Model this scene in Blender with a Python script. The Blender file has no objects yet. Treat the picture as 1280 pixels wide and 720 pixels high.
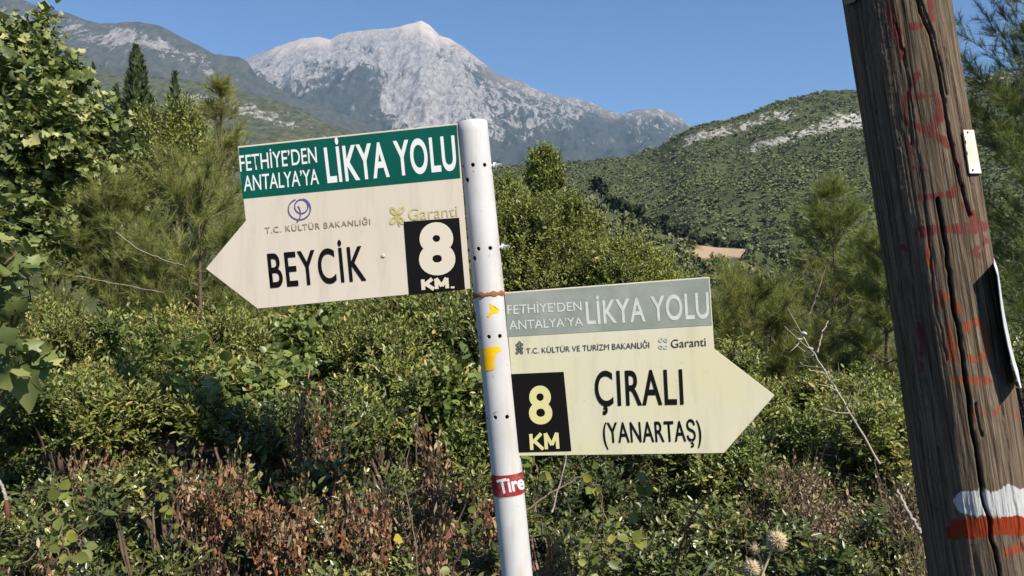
import bpy, bmesh, math, random
import numpy as np
from mathutils import Vector, Matrix
R = math.radians
rng = np.random.default_rng(7)
random.seed(7)
sc = bpy.context.scene
COL = sc.collection

# ---------------------------------------------------------------- camera
PITCH = R(1.72)
FPX = 1000.0                      # focal length in pixels of the 1280 px wide photograph
EYE = 1.6
cam_d = bpy.data.cameras.new('camera')
cam_d.sensor_width = 36.0
cam_d.lens = 36.0 * FPX / 1280.0
cam_d.clip_start = 0.05
cam_d.clip_end = 60000
cam = bpy.data.objects.new('camera', cam_d)
cam.location = (0, 0, EYE)
cam.rotation_euler = (math.pi / 2 - PITCH, 0, 0)
COL.objects.link(cam)
sc.camera = cam

# ---------------------------------------------------------------- sky, sun, exposure
SUN_EL, SUN_AZ = R(47), R(139)    # azimuth clockwise from +Y (the view direction)
w = bpy.data.worlds.new('World'); sc.world = w; w.use_nodes = True
nt = w.node_tree; nt.nodes.clear()
sky = nt.nodes.new('ShaderNodeTexSky'); sky.sky_type = 'NISHITA'; sky.sun_disc = False
sky.sun_elevation = SUN_EL; sky.sun_rotation = SUN_AZ; sky.altitude = 500
sky.air_density = 1.0; sky.dust_density = 0.0; sky.ozone_density = 8.0
bg = nt.nodes.new('ShaderNodeBackground'); bg.inputs['Strength'].default_value = 0.078
wo = nt.nodes.new('ShaderNodeOutputWorld')
nt.links.new(sky.outputs[0], bg.inputs[0]); nt.links.new(bg.outputs[0], wo.inputs[0])
sd = bpy.data.lights.new('sun', 'SUN'); sd.energy = 5.0; sd.angle = R(0.53); sd.color = (1.0, 0.935, 0.83)
sun = bpy.data.objects.new('sun', sd); COL.objects.link(sun)
SUNV = Vector((math.sin(SUN_AZ) * math.cos(SUN_EL), math.cos(SUN_AZ) * math.cos(SUN_EL), math.sin(SUN_EL)))
sun.rotation_euler = SUNV.to_track_quat('Z', 'Y').to_euler(); sun.location = SUNV * 30 + Vector((0, 0, 5))
sc.view_settings.view_transform = 'Standard'; sc.view_settings.look = 'None'
sc.view_settings.exposure = 0.68; sc.view_settings.gamma = 1.0
sc.view_settings.use_curve_mapping = False
sc.cycles.max_bounces = 6; sc.cycles.diffuse_bounces = 1; sc.cycles.glossy_bounces = 2
sc.cycles.transmission_bounces = 3; sc.cycles.transparent_max_bounces = 4; sc.cycles.volume_bounces = 0
sc.cycles.caustics_reflective = False; sc.cycles.caustics_refractive = False

# ---------------------------------------------------------------- pixel <-> world helpers
CP, SP = math.cos(PITCH), math.sin(PITCH)
def ray(px, py):
    x = (px - 640.0) / FPX; v = -(py - 360.0) / FPX
    return Vector((x, CP + SP * v, CP * v - SP))
def P(px, py, d):
    r = ray(px, py); return Vector((0, 0, EYE)) + r * (d / r.y)
def on_plane(px, py, p0, n):
    r = ray(px, py); o = Vector((0, 0, EYE))
    return o + r * ((p0 - o).dot(n) / r.dot(n))
def project(v):                   # (N,3) -> (N,2) photograph pixels
    v = np.asarray(v) - np.array([0, 0, EYE])
    dep = v[:, 1] * CP - v[:, 2] * SP; up = v[:, 1] * SP + v[:, 2] * CP
    dep = np.where(dep < 1e-6, 1e-6, dep)
    return np.stack([640 + FPX * v[:, 0] / dep, 360 - FPX * up / dep], 1)

# ---------------------------------------------------------------- numpy noise
def _h(ix, iy, iz, s):
    n = (ix * 374761393 + iy * 668265263 + iz * 2147483647 + s * 1274126177) & 0xffffffff
    n = ((n ^ (n >> 13)) * 1274126177) & 0xffffffff
    n = ((n ^ (n >> 16)) * 2246822519) & 0xffffffff
    return ((n ^ (n >> 15)) & 0xffffff) / float(0xffffff)
def vn(x, y, z=0.0, s=0):
    x, y, z = np.broadcast_arrays(np.asarray(x, float), np.asarray(y, float), np.asarray(z, float))
    ix, iy, iz = np.floor(x).astype(np.int64), np.floor(y).astype(np.int64), np.floor(z).astype(np.int64)
    fx, fy, fz = x - ix, y - iy, z - iz
    fx, fy, fz = [f * f * f * (f * (f * 6 - 15) + 10) for f in (fx, fy, fz)]
    def c(a, b, d): return _h(ix + a, iy + b, iz + d, s)
    l = lambda a, b, t: a + (b - a) * t
    return l(l(l(c(0,0,0), c(1,0,0), fx), l(c(0,1,0), c(1,1,0), fx), fy),
             l(l(c(0,0,1), c(1,0,1), fx), l(c(0,1,1), c(1,1,1), fx), fy), fz) * 2 - 1
def fbm(x, y, z=0.0, o=5, s=0, g=0.5):
    t = 0; a = 1; f = 1; n = 0
    for k in range(o):
        t = t + a * vn(np.asarray(x) * f, np.asarray(y) * f, np.asarray(z) * f, s + k * 17); n += a; a *= g; f *= 2.03
    return t / n
def ridged(x, y, o=5, s=0):
    t = 0; a = 1; f = 1; n = 0
    for k in range(o):
        t = t + a * (1 - 2 * np.abs(vn(np.asarray(x) * f, np.asarray(y) * f, 0, s + k * 13))); n += a; a *= 0.5; f *= 2.1
    return t / n
def sstep(a, b, x):
    t = np.clip((x - a) / (b - a), 0, 1); return t * t * (3 - 2 * t)

# ---------------------------------------------------------------- mesh helpers
def mesh_np(name, verts, tris=None, quads=None, attrs=None, smooth=False):
    me = bpy.data.meshes.new(name)
    verts = np.ascontiguousarray(verts, np.float32).reshape(-1, 3)
    nt_ = 0 if tris is None else len(tris); nq = 0 if quads is None else len(quads)
    me.vertices.add(len(verts)); me.vertices.foreach_set('co', verts.ravel())
    loops = []; 
    if nt_: loops.append(np.asarray(tris, np.int32).ravel())
    if nq: loops.append(np.asarray(quads, np.int32).ravel())
    lp = np.concatenate(loops)
    me.loops.add(len(lp)); me.loops.foreach_set('vertex_index', lp)
    tot = np.concatenate([np.full(nt_, 3, np.int32), np.full(nq, 4, np.int32)])
    st = np.concatenate([[0], np.cumsum(tot)[:-1]]).astype(np.int32)
    me.polygons.add(len(tot)); me.polygons.foreach_set('loop_start', st)
    me.polygons.foreach_set('loop_total', tot)
    if smooth: me.polygons.foreach_set('use_smooth', np.ones(len(tot), bool))
    for k, a in (attrs or {}).items():
        at = me.attributes.new(k, 'FLOAT', 'POINT'); at.data.foreach_set('value', np.ascontiguousarray(a, np.float32).ravel())
    me.update(calc_edges=True); me.validate()
    return me
def link(name, me, mat, parent=None, loc=None):
    o = bpy.data.objects.new(name, me); COL.objects.link(o)
    if parent is not None and name in ('foliage', 'stems', 'branches', 'needles', 'crown', 'spines'): o['kind'] = 'stuff'
    if mat is not None and len(me.materials) == 0: me.materials.append(mat)
    if parent is not None: o.parent = parent
    if loc is not None: o.location = loc
    return o
def empty(name, loc=(0, 0, 0), rz=0):
    o = bpy.data.objects.new(name, None); COL.objects.link(o); o.location = loc; o.rotation_euler = (0, 0, rz)
    o.empty_display_size = 0.1
    return o
def tag(o, label=None, cat=None, group=None, kind=None):
    if label: o['label'] = label
    if cat: o['category'] = cat
    if group: o['group'] = group
    if kind: o['kind'] = kind
    return o
def copy_tree(o, parent=None):
    c = o.copy(); COL.objects.link(c); c.parent = parent
    for ch in list(o.children): copy_tree(ch, c)
    return c
class MB:                          # collects pieces into one mesh
    def __init__(s): s.v = []; s.t = []; s.q = []; s.n = 0; s.a = []
    def add(s, v, t=None, q=None, a=0.5):
        v = np.asarray(v, float).reshape(-1, 3)
        s.v.append(v); s.a.append(np.broadcast_to(np.asarray(a, float), (len(v),)))
        if t is not None and len(t): s.t.append(np.asarray(t) + s.n)
        if q is not None and len(q): s.q.append(np.asarray(q) + s.n)
        s.n += len(v)
    def tube(s, pts, rad, n=6, a=0.5, cap=True):
        pts = np.asarray([tuple(p) for p in pts], float); m = len(pts)
        rad = np.broadcast_to(np.asarray(rad, float), (m,))
        tg = np.gradient(pts, axis=0); tg /= np.linalg.norm(tg, axis=1, keepdims=True) + 1e-12
        ref = np.array([0.31, 0.17, 0.93]) if abs(tg[:, 2]).mean() < 0.85 else np.array([0.95, 0.2, 0.1])
        e1 = np.cross(tg, ref); e1 /= np.linalg.norm(e1, axis=1, keepdims=True) + 1e-12
        e2 = np.cross(tg, e1)
        an = np.arange(n) / n * 2 * np.pi
        ring = pts[:, None] + rad[:, None, None] * (np.cos(an)[None, :, None] * e1[:, None] + np.sin(an)[None, :, None] * e2[:, None])
        i = np.arange(m - 1)[:, None] * n; j = np.arange(n)[None]; j2 = (j + 1) % n
        q = np.stack([i + j, i + j2, i + n + j2, i + n + j], -1).reshape(-1, 4)
        t = None
        if cap:
            t = np.array([(0, k, k + 1) for k in range(1, n - 1)] + [((m - 1) * n, (m - 1) * n + k + 1, (m - 1) * n + k) for k in range(1, n - 1)])
        s.add(ring.reshape(-1, 3), t, q, a)
    def mesh(s, name, smooth=False):
        return mesh_np(name, np.concatenate(s.v), np.concatenate(s.t) if s.t else None, np.concatenate(s.q) if s.q else None,
                       {'tint': np.concatenate(s.a)}, smooth)
    def build(s, name, mat, parent=None, smooth=False):
        return link(name, s.mesh(name, smooth), mat, parent)
def norm(v): return v / (np.linalg.norm(v, axis=-1, keepdims=True) + 1e-12)
def stamp(mb, tv, tt, tq, pos, ydir, zdir, scale, tint):
    """place template verts tv at N positions with leaf axis ydir and normal zdir"""
    y = norm(ydir); z = norm(zdir - (zdir * y).sum(-1, keepdims=True) * y); x = np.cross(y, z)
    sc_ = np.asarray(scale, float)
    if sc_.ndim == 1: sc_ = np.repeat(sc_[:, None], 3, 1)
    tv = np.asarray(tv, float); n = len(pos); k = len(tv)
    V = pos[:, None] + (tv[None, :, 0:1] * sc_[:, None, 0:1]) * x[:, None] + (tv[None, :, 1:2] * sc_[:, None, 1:2]) * y[:, None] + (tv[None, :, 2:3] * sc_[:, None, 2:3]) * z[:, None]
    off = (np.arange(n) * k)[:, None, None]
    t = (np.asarray(tt)[None] + off).reshape(-1, 3) if tt is not None else None
    q = (np.asarray(tq)[None] + off).reshape(-1, 4) if tq is not None else None
    mb.add(V.reshape(-1, 3), t, q, np.repeat(np.asarray(tint, float), k))

_leafme = {}
def leaf_parts(name, tpl, key, mat, pos, yd, zd, size, tint, parent):
    y = norm(yd); z = norm(zd - (zd * y).sum(-1, keepdims=True) * y); x = np.cross(y, z)
    for k in range(len(pos)):
        b = int(min(4, tint[k] * 5)); kk = (key, b)
        if kk not in _leafme: _leafme[kk] = mesh_np(name, tpl[0], tpl[1], tpl[2], {'tint': np.full(len(tpl[0]), (b + .5) / 5)})
        o = link(name, _leafme[kk], mat, parent); s_ = float(size[k])
        o.matrix_local = Matrix([[x[k][i] * s_, y[k][i] * s_, z[k][i] * s_, pos[k][i]] for i in range(3)] + [[0, 0, 0, 1]])
LEAF = (np.array([(0,0,0), (-.19,.28,.05), (-.17,.66,.04), (0,1,-.06), (.17,.66,.04), (.19,.28,.05)]), None, np.array([(0,3,2,1), (0,5,4,3)]))
LEAF2 = (np.array([(0,0,0), (-.2,.45,.06), (0,1,-.05), (.2,.45,.06)]), np.array([(0,2,1), (0,3,2)]), None)
ROUND = (np.array([(0,0,0), (-.36,.25,.07), (-.38,.62,.05), (0,1,-.1), (.38,.62,.05), (.36,.25,.07)]), None, np.array([(0,3,2,1), (0,5,4,3)]))
CURL = (np.array([(0,0,0), (-.24,.3,.16), (-.2,.7,.2), (.04,1,.28), (.22,.66,.05), (.2,.3,.12)]), None, np.array([(0,3,2,1), (0,5,4,3)]))
_lob = [(0,0), (-.16,.08), (-.46,.08), (-.40,.27), (-.56,.52), (-.34,.55), (-.22,.74), (0,1.0), (.22,.74), (.34,.55), (.56,.52), (.40,.27), (.46,.08), (.16,.08)]
LOBED = (np.array([(0,.32,-.07)] + [(a, b, .22 * abs(a) - .12 * b * b + .02 * math.sin(7 * b)) for a, b in _lob]),
         np.array([(0, 1 + k, 1 + (k + 1) % len(_lob)) for k in range(len(_lob))][::-1]), None)
NEEDLE = (np.array([(-.5,0,0), (.5,0,0), (0,1,0)]), np.array([(0,1,2)]), None)

# ---------------------------------------------------------------- materials
def new_mat(name):
    m = bpy.data.materials.new(name); m.use_nodes = True
    return m, m.node_tree, m.node_tree.nodes['Principled BSDF']
def node(nt, t, **kw):
    n = nt.nodes.new(t)
    for k, v in kw.items(): setattr(n, k, v)
    return n
def noise(nt, scale, detail=6, rough=0.55, vec=None, dist=0.0):
    n = node(nt, 'ShaderNodeTexNoise'); n.inputs['Scale'].default_value = scale; n.inputs['Detail'].default_value = detail
    n.inputs['Roughness'].default_value = rough; n.inputs['Distortion'].default_value = dist
    if vec: nt.links.new(vec, n.inputs['Vector'])
    return n.outputs['Fac']
def ramp(nt, fac, stops):
    r = node(nt, 'ShaderNodeValToRGB'); e = r.color_ramp.elements
    while len(e) < len(stops): e.new(0.5)
    for i, (p, c) in enumerate(stops):
        e[i].position = p; e[i].color = (*c, 1) if len(c) == 3 else c
    nt.links.new(fac, r.inputs[0]); return r.outputs[0]
def mix(nt, fac, a, b):
    m = node(nt, 'ShaderNodeMix', data_type='RGBA')
    for s, v in ((0, fac), (6, a), (7, b)):
        if isinstance(v, (tuple, list)): m.inputs[s].default_value = (*v, 1)
        elif isinstance(v, (int, float)): m.inputs[s].default_value = v
        else: nt.links.new(v, m.inputs[s])
    return m.outputs[2]
def math_(nt, op, a, b=None, clamp=False):
    m = node(nt, 'ShaderNodeMath', operation=op); m.use_clamp = clamp
    for i, v in enumerate((a, b)):
        if v is None: continue
        if isinstance(v, (int, float)): m.inputs[i].default_value = v
        else: nt.links.new(v, m.inputs[i])
    return m.outputs[0]
def attr(nt, name): return node(nt, 'ShaderNodeAttribute', attribute_name=name).outputs['Fac']
def coords(nt, sx=1, sy=1, sz=1, kind='Object'):
    tc = node(nt, 'ShaderNodeTexCoord'); mp = node(nt, 'ShaderNodeMapping'); mp.inputs['Scale'].default_value = (sx, sy, sz)
    nt.links.new(tc.outputs[kind], mp.inputs[0]); return mp.outputs[0]
def bump(nt, h, strength, dist, bsdf):
    b = node(nt, 'ShaderNodeBump'); b.inputs['Strength'].default_value = strength; b.inputs['Distance'].default_value = dist
    nt.links.new(h, b.inputs['Height']); nt.links.new(b.outputs[0], bsdf.inputs['Normal'])

def leaf_mat(name, stops, rough=0.5, trans=0.3, spec=0.5, tcol=(0.16, 0.2, 0.03), gain=1.75):
    m, nt, b = new_mat(name)
    stops = [(p, (min(.6, q[0] * gain * 1.04), min(.6, q[1] * gain), q[2] * gain * .85)) for p, q in stops]
    c = ramp(nt, attr(nt, 'tint'), stops)
    nt.links.new(c, b.inputs['Base Color']); b.inputs['Roughness'].default_value = rough
    b.inputs['Specular IOR Level'].default_value = spec
    if trans > 0:
        out = nt.nodes['Material Output']; tr = node(nt, 'ShaderNodeBsdfTranslucent')
        nt.links.new(mix(nt, 0.5, c, tcol), tr.inputs[0])
        ms = node(nt, 'ShaderNodeMixShader'); ms.inputs[0].default_value = trans
        nt.links.new(b.outputs[0], ms.inputs[1]); nt.links.new(tr.outputs[0], ms.inputs[2]); nt.links.new(ms.outputs[0], out.inputs[0])
    return m
def plain(name, col, rough=0.6, spec=0.4, metal=0.0, var=0.12, scale=30.0, bmp=0.0):
    m, nt, b = new_mat(name)
    f = noise(nt, scale, 5, 0.6, coords(nt))
    c = mix(nt, f, tuple(max(0, x * (1 - var * 2)) for x in col), tuple(min(1, x * (1 + var * 2)) for x in col))
    nt.links.new(c, b.inputs['Base Color']); b.inputs['Roughness'].default_value = rough
    b.inputs['Specular IOR Level'].default_value = spec; b.inputs['Metallic'].default_value = metal
    if bmp: bump(nt, f, bmp, 0.002, b)
    return m

M = {}
M['maquis'] = leaf_mat('maquis_leaf', [(0, (.044,.064,.020)), (.45, (.086,.114,.031)), (.75, (.145,.172,.046)), (.93, (.24,.25,.075)), (1, (.26,.17,.07))], .42, .25, .55)
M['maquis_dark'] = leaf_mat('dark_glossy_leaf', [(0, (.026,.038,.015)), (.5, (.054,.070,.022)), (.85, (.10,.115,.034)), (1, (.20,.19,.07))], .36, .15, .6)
M['maquis_yellow'] = leaf_mat('yellow_green_leaf', [(0, (.062,.080,.022)), (.5, (.118,.142,.036)), (.85, (.195,.210,.055)), (1, (.27,.22,.08))], .45, .3, .5)
M['dry'] = leaf_mat('dry_leaf', [(0, (.075,.042,.026)), (.4, (.17,.10,.062)), (.7, (.29,.19,.12)), (.9, (.40,.31,.21)), (1, (.25,.10,.055))], .6, .2, .3, (.2,.11,.05), 1.15)
M['dry_grey'] = leaf_mat('dry_grey_leaf', [(0, (.09,.06,.04)), (.5, (.20,.14,.09)), (.85, (.34,.26,.17)), (1, (.42,.36,.26))], .65, .15, .25, (.2,.12,.05), 1.1)
M['bramble'] = leaf_mat('bramble_leaf', [(0, (.07,.095,.025)), (.5, (.14,.17,.04)), (.85, (.23,.24,.055)), (1, (.36,.31,.05))], .45, .3, .4, gain=1.15)
M['yellow_leaf'] = leaf_mat('autumn_yellow_leaf', [(0, (.22,.18,.03)), (1, (.27,.235,.045))], .45, .3, .4, (.5,.4,.03))
M['plane'] = leaf_mat('plane_leaf', [(0, (.055,.075,.028)), (.5, (.10,.125,.042)), (.8, (.17,.19,.075)), (1, (.27,.27,.13))], .5, .25, .45)
M['needle'] = leaf_mat('pine_needle', [(0, (.078,.098,.030)), (.5, (.128,.152,.044)), (.85, (.185,.198,.06)), (1, (.23,.18,.08))], .5, .3, .35)
M['needle_pale'] = leaf_mat('pale_pine_needle', [(0, (.12,.135,.045)), (.5, (.18,.19,.062)), (1, (.26,.25,.09))], .5, .35, .35)
M['needle_dark'] = leaf_mat('dark_pine_needle', [(0, (.055,.075,.02)), (.5, (.095,.12,.032)), (.9, (.16,.18,.05)), (1, (.2,.17,.07))], .5, .25, .35)
M['cypress'] = leaf_mat('cypress_spray', [(0, (.022,.034,.018)), (.6, (.04,.056,.024)), (1, (.07,.082,.035))], .6, .1, .3)
M['olive_green'] = leaf_mat('olive_green_leaf', [(0, (.065,.08,.024)), (.5, (.11,.13,.034)), (.85, (.18,.19,.05)), (1, (.25,.23,.075))], .5, .25, .45)
M['forest'] = leaf_mat('forest_crown', [(0, (.052,.062,.030)), (.5, (.076,.087,.040)), (1, (.10,.110,.052))], .8, 0, .1)
M['forest_dark'] = leaf_mat('dark_forest_crown', [(0, (.026,.036,.018)), (.5, (.04,.053,.024)), (1, (.065,.078,.03))], .8, 0, .15, gain=.7)
M['bark'] = plain('bark', (.13,.095,.07), .85, .2, 0, .3, 25, .6)
M['twig'] = plain('twig_bark', (.16,.115,.08), .8, .2, 0, .3, 40, .3)
M['grey_twig'] = plain('grey_twig_bark', (.36,.31,.26), .8, .2, 0, .25, 40, .3)
M['red_twig'] = plain('reddish_stalk', (.17,.06,.038), .6, .3, 0, .3, 40, .2)
M['cobweb'] = plain('pale_cobweb_fluff', (.45,.43,.40), .9, .1, 0, .1, 90)

def ground_mat(name, a, b_, sc_):
    m, nt, b = new_mat(name)
    f = noise(nt, sc_, 8, .65, coords(nt))
    nt.links.new(ramp(nt, f, [(.3, a), (.7, b_)]), b.inputs['Base Color']); b.inputs['Roughness'].default_value = .95
    b.inputs['Specular IOR Level'].default_value = .1
    bump(nt, f, .6, .05, b); return m
M['ground'] = ground_mat('forest_soil', (.018,.014,.010), (.045,.034,.022), 4.0)
def hill_mat(name, veg_a, veg_b, rock_a, rock_b, sc_rock, sc_veg, soil=None):
    m, nt, b = new_mat(name)
    co = coords(nt, 1.5, .55, .55)
    f1 = noise(nt, sc_veg, 8, .7, co); f2 = noise(nt, sc_rock, 10, .78, co, .6); f3 = noise(nt, sc_rock * 2.6, 7, .75, co)
    veg = ramp(nt, f1, [(.36, veg_a), (.64, veg_b)])
    rock = ramp(nt, f3, [(.36, rock_a), (.62, rock_b)])
    k = math_(nt, 'ADD', attr(nt, 'rock'), math_(nt, 'MULTIPLY', math_(nt, 'SUBTRACT', f2, .5), 3.6))
    k = ramp(nt, k, [(.44, (0, 0, 0)), (.60, (1, 1, 1))])
    c = mix(nt, k, veg, rock)
    pk = attr(nt, 'pink'); c = mix(nt, math_(nt, 'MULTIPLY', pk, .8), c, (.50,.41,.35))
    if soil: c = mix(nt, attr(nt, 'soil'), c, soil)
    nt.links.new(c, b.inputs['Base Color']); b.inputs['Roughness'].default_value = .95; b.inputs['Specular IOR Level'].default_value = .05
    return m
M['mountain'] = hill_mat('mountain_rock', (.034,.040,.032), (.066,.070,.054), (.12,.112,.108), (.33,.31,.29), .013, .02)
M['ridge'] = hill_mat('ridge_rock', (.04,.045,.032), (.085,.08,.058), (.13,.12,.11), (.30,.275,.25), .014, .02)
M['green_hill'] = hill_mat('green_hill_slope', (.030,.036,.018), (.105,.108,.058), (.18,.17,.15), (.36,.34,.30), .03, .04)
M['forest_hill'] = hill_mat('forest_hill_slope', (.042,.050,.022), (.088,.095,.040), (.22,.21,.18), (.44,.42,.37), .06, .08, (.36,.255,.165))

# ================================================================ TERRAIN
def interp(pts, x):
    pts = np.array(pts, float); return np.interp(x, pts[:, 0], pts[:, 1])
def crest_z(px, py, d):            # height of the sight line at depth d
    v = -(py - 360.0) / FPX
    return EYE + d * (CP * v - SP) / (CP + SP * v)
def relief(name, px, skyline, d0, d1, d2, z0, nrow, shape, noise_fn, mat, extra):
    """terrain: foot at depth d0, crest at d1 with the given skyline, back slope down to d2"""
    s = np.concatenate([np.linspace(0, 1, nrow), 1 + np.linspace(0, 1, nrow // 5)[1:]])
    dep = np.where(s <= 1, d0 + (d1 - d0) * s, d1 + (d2 - d1) * (s - 1))
    PX, S = np.meshgrid(px, s); D = np.meshgrid(px, dep)[1]
    X = (PX - 640) / FPX * D
    zc = crest_z(px, interp(skyline, px), d1)[None]
    zb = z0(px)[None] if callable(z0) else z0
    g = np.where(S <= 1, shape(np.clip(S, 0, 1)), 1 - (S - 1) ** 1.3)
    Z = zb + (zc - zb) * g
    Z = Z + noise_fn(X, D, S)
    V = np.stack([X, D, Z], -1).reshape(-1, 3)
    nr, nc = PX.shape
    i = np.arange(nr - 1)[:, None] * nc + np.arange(nc - 1)[None]
    q = np.stack([i, i + 1, i + nc + 1, i + nc], -1).reshape(-1, 4)
    at = extra(V, project(V), S.ravel())
    me = mesh_np(name, V, None, q, at, True)
    o = link(name, me, mat); tag(o, kind='structure')
    return o, X, D, Z

# ---- ground sheet, out to the horizon
gr = np.concatenate([np.linspace(0, 12, 40), np.geomspace(13, 10000, 60)]); ga = np.linspace(0, 2 * np.pi, 121)
RR, AA = np.meshgrid(gr, ga); GX, GY = RR * np.sin(AA), RR * np.cos(AA)
def ground_z(x, y):
    x = np.asarray(x, float); y = np.asarray(y, float); r = np.hypot(x, y)
    z = -0.0 - 0.5 * sstep(6, 14, r) - 3.5 * sstep(12, 40, r) - 22 * sstep(35, 220, r)
    near = 1 - sstep(0.9, 2.2, np.hypot(x * 0.25, y))
    return z + 0.06 * fbm(x * .8, y * .8, 0, 3, 5) * (1 - near) * sstep(400, 40, r)
GZ = ground_z(GX, GY)
i = np.arange(120)[:, None] * len(gr) + np.arange(len(gr) - 1)[None]
me = mesh_np('ground', np.stack([GX, GY, GZ], -1).reshape(-1, 3), None, np.stack([i, i + len(gr), i + len(gr) + 1, i + 1], -1).reshape(-1, 4), None, True)
tag(link('ground', me, M['ground']), kind='structure')

# ---- main peak
SKY_PEAK = [(-400,20),(150,90),(280,86),(305,75),(320,70),(350,59),(375,50),(400,47),(415,51),(427,44),(445,40),(470,38),(500,34),(515,30),(528,26),(537,31),(550,44),(575,56),(600,76),(625,95),(650,103),(675,115),(700,122),(716,123),(740,129),(760,139),(776,142),(800,137),(825,136),(845,144),(860,156),(885,178),(950,200),(1100,190),(1300,170),(1700,190)]
px = np.linspace(-150, 1150, 560)
pk_noise = lambda X, D, S: (ridged(X / 900 + fbm(X/600, D/600, 0, 3, 9) * .5, D / 1500, 6, 21) * 210 + ridged(X / 260, D / 330, 5, 77) * 95) * np.clip(S * (1.02 - S) * 3.2, 0, 1) * (S <= 1) \
    + fbm(X / 75, D / 90, 0, 4, 3) * (20 * np.clip(S * 2, 0, 1) * np.clip((1.03 - S) * 4, .38, 1))
ROCKB = [(250,60),(300,72),(312,88),(330,104),(365,107),(400,101),(425,90),(445,84),(462,86),(475,100),(462,122),(452,150),(480,168),(540,175),(600,172),(640,168),(700,155),(722,150),(745,138),(760,146),(785,150),(800,158),(840,160),(870,150),(900,120)]
def pk_attr(V, p, S):
    x, y = p[:, 0], p[:, 1]
    wob = fbm(V[:, 0] / 180, V[:, 1] / 260, 0, 4, 8) * 14
    x = x + wob * 1.6
    # boundary is traced left to right; use the deepest y at each x
    b = np.interp(x, [a for a, _ in ROCKB if True][:10] + [490, 540, 600, 640, 700, 722, 745, 760, 785, 800, 840, 870, 900],
                  [c for _, c in ROCKB][:10] + [150, 170, 172, 168, 155, 150, 138, 146, 150, 158, 160, 150, 120])
    rock = sstep(26, -16, y + wob - b) * 1.0
    rock = rock * np.interp(x, [300, 545, 600, 660, 900], [1, 1, .74, .6, .55])
    dark = np.exp(-(((x - 605) / 42) ** 2 + ((y - 92) / 14) ** 2)) * .5 + np.exp(-(((x - 560) / 20) ** 2 + ((y - 62) / 14) ** 2)) * .45 \
         + np.exp(-(((x - 395) / 22) ** 2 + ((y - 84) / 10) ** 2)) * .35 + np.exp(-(((x - 505) / 26) ** 2 + ((y - 92) / 9) ** 2)) * .5 + np.exp(-(((x - 465) / 14) ** 2 + ((y - 90) / 10) ** 2)) * .4
    rock = rock * .70 - dark * .9 + .05 + .30 * sstep(-22, -48, y + wob - b) * sstep(640, 560, x)
    low = np.exp(-(((x - 500) / 70) ** 2 + ((y - 150) / 18) ** 2)) * .22 + np.exp(-(((x - 352) / 10) ** 2 + ((y - 114) / 4) ** 2)) * .6 + np.exp(-(((x - 770) / 60) ** 2 + ((y - 180) / 12) ** 2)) * .18
    crest = interp(SKY_PEAK, x)
    pink = sstep(16, 2, y - crest) * (sstep(330, 350, x) - sstep(408, 420, x) * .6) * .6 + sstep(22, 4, y - crest) * sstep(495, 520, x) * (1 - sstep(545, 565, x)) * .8
    return {'rock': rock + low, 'pink': np.clip(pink, 0, 1), 'soil': x * 0}
relief('mountain_peak', px, SKY_PEAK, 3400, 7000, 9500, -40, 165, lambda s: s ** 1.15, pk_noise, M['mountain'], pk_attr)

# ---- left ridge, nearer
SKY_RIDGE = [(-500,-40),(-150,-30),(-40,-12),(0,-4),(20,-3),(40,2),(60,12),(90,17),(112,25),(130,30),(150,29),(176,28),(200,32),(215,39),(235,48),(255,58),(270,67),(285,70),(300,70),(312,76),(322,92),(345,106),(370,122),(420,140),(470,158),(520,185),(600,230)]
px = np.linspace(-150, 600, 310)
rd_attr = lambda V, p, S: {'rock': (.5 * np.exp(-((p[:, 1] - (interp(SKY_RIDGE, p[:, 0]) + 22)) / 22) ** 2) * sstep(285, 250, p[:, 0]) + .42 * np.exp(-(((p[:, 0] - 150) / 22) ** 2 + ((p[:, 1] - 44) / 12) ** 2)) + .4 * np.exp(-(((p[:, 0] - 195) / 20) ** 2 + ((p[:, 1] - 58) / 12) ** 2)) + .5 * np.exp(-(((p[:, 0] - 294) / 5) ** 2 + ((p[:, 1] - 101) / 4) ** 2)) + .4 * np.exp(-(((p[:, 0] - 262) / 9) ** 2 + ((p[:, 1] - 92) / 4) ** 2)) - .12), 'pink': p[:, 0] * 0, 'soil': p[:, 0] * 0}
relief('mountain_ridge', px, SKY_RIDGE, 2900, 5000, 6200, -40, 105, lambda s: s ** 1.1,
       lambda X, D, S: (ridged(X / 600, D / 900, 6, 41) * 130 + ridged(X / 190, D / 240, 5, 6) * 60) * np.clip(S * (1.02 - S) * 3.2, 0, 1) * (S <= 1) + fbm(X / 60, D / 70, 0, 4, 4) * 14 * np.clip(S * 2, 0, 1) * np.clip((1.03 - S) * 4, .4, 1), M['ridge'], rd_attr)

# ---- green hill at the left, in front of the ridge
SKY_GREEN = [(-300,60),(0,72),(110,88),(180,94),(240,100),(270,103),(300,112),(335,122),(360,130),(385,140),(400,150),(440,164),(480,182),(560,215),(620,230),(760,300)]
px = np.linspace(-150, 760, 320)
gh_noise = lambda X, D, S: ridged(X / 240, D / 420, 5, 61) * 26 * np.clip(S * (1.02 - S) * 3.4, 0, 1) * (S <= 1) + fbm(X / 16, D / 18, 0, 3, 14) * 5.5 * np.clip(S * 3, 0, 1)
gh_attr = lambda V, p, S: {'rock': .40 * np.exp(-((p[:, 1] - (interp(SKY_GREEN, p[:, 0]) + 22)) / 9) ** 2) * sstep(215, 240, p[:, 0]) * sstep(385, 350, p[:, 0]) + .05 + .06 * fbm(V[:, 0] / 90, V[:, 1] / 90, 0, 3, 2), 'pink': p[:, 0] * 0, 'soil': p[:, 0] * 0}
relief('green_hill', px, SKY_GREEN, 900, 2400, 2900, -30, 120, lambda s: s ** 1.12, gh_noise, M['green_hill'], gh_attr)

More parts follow.
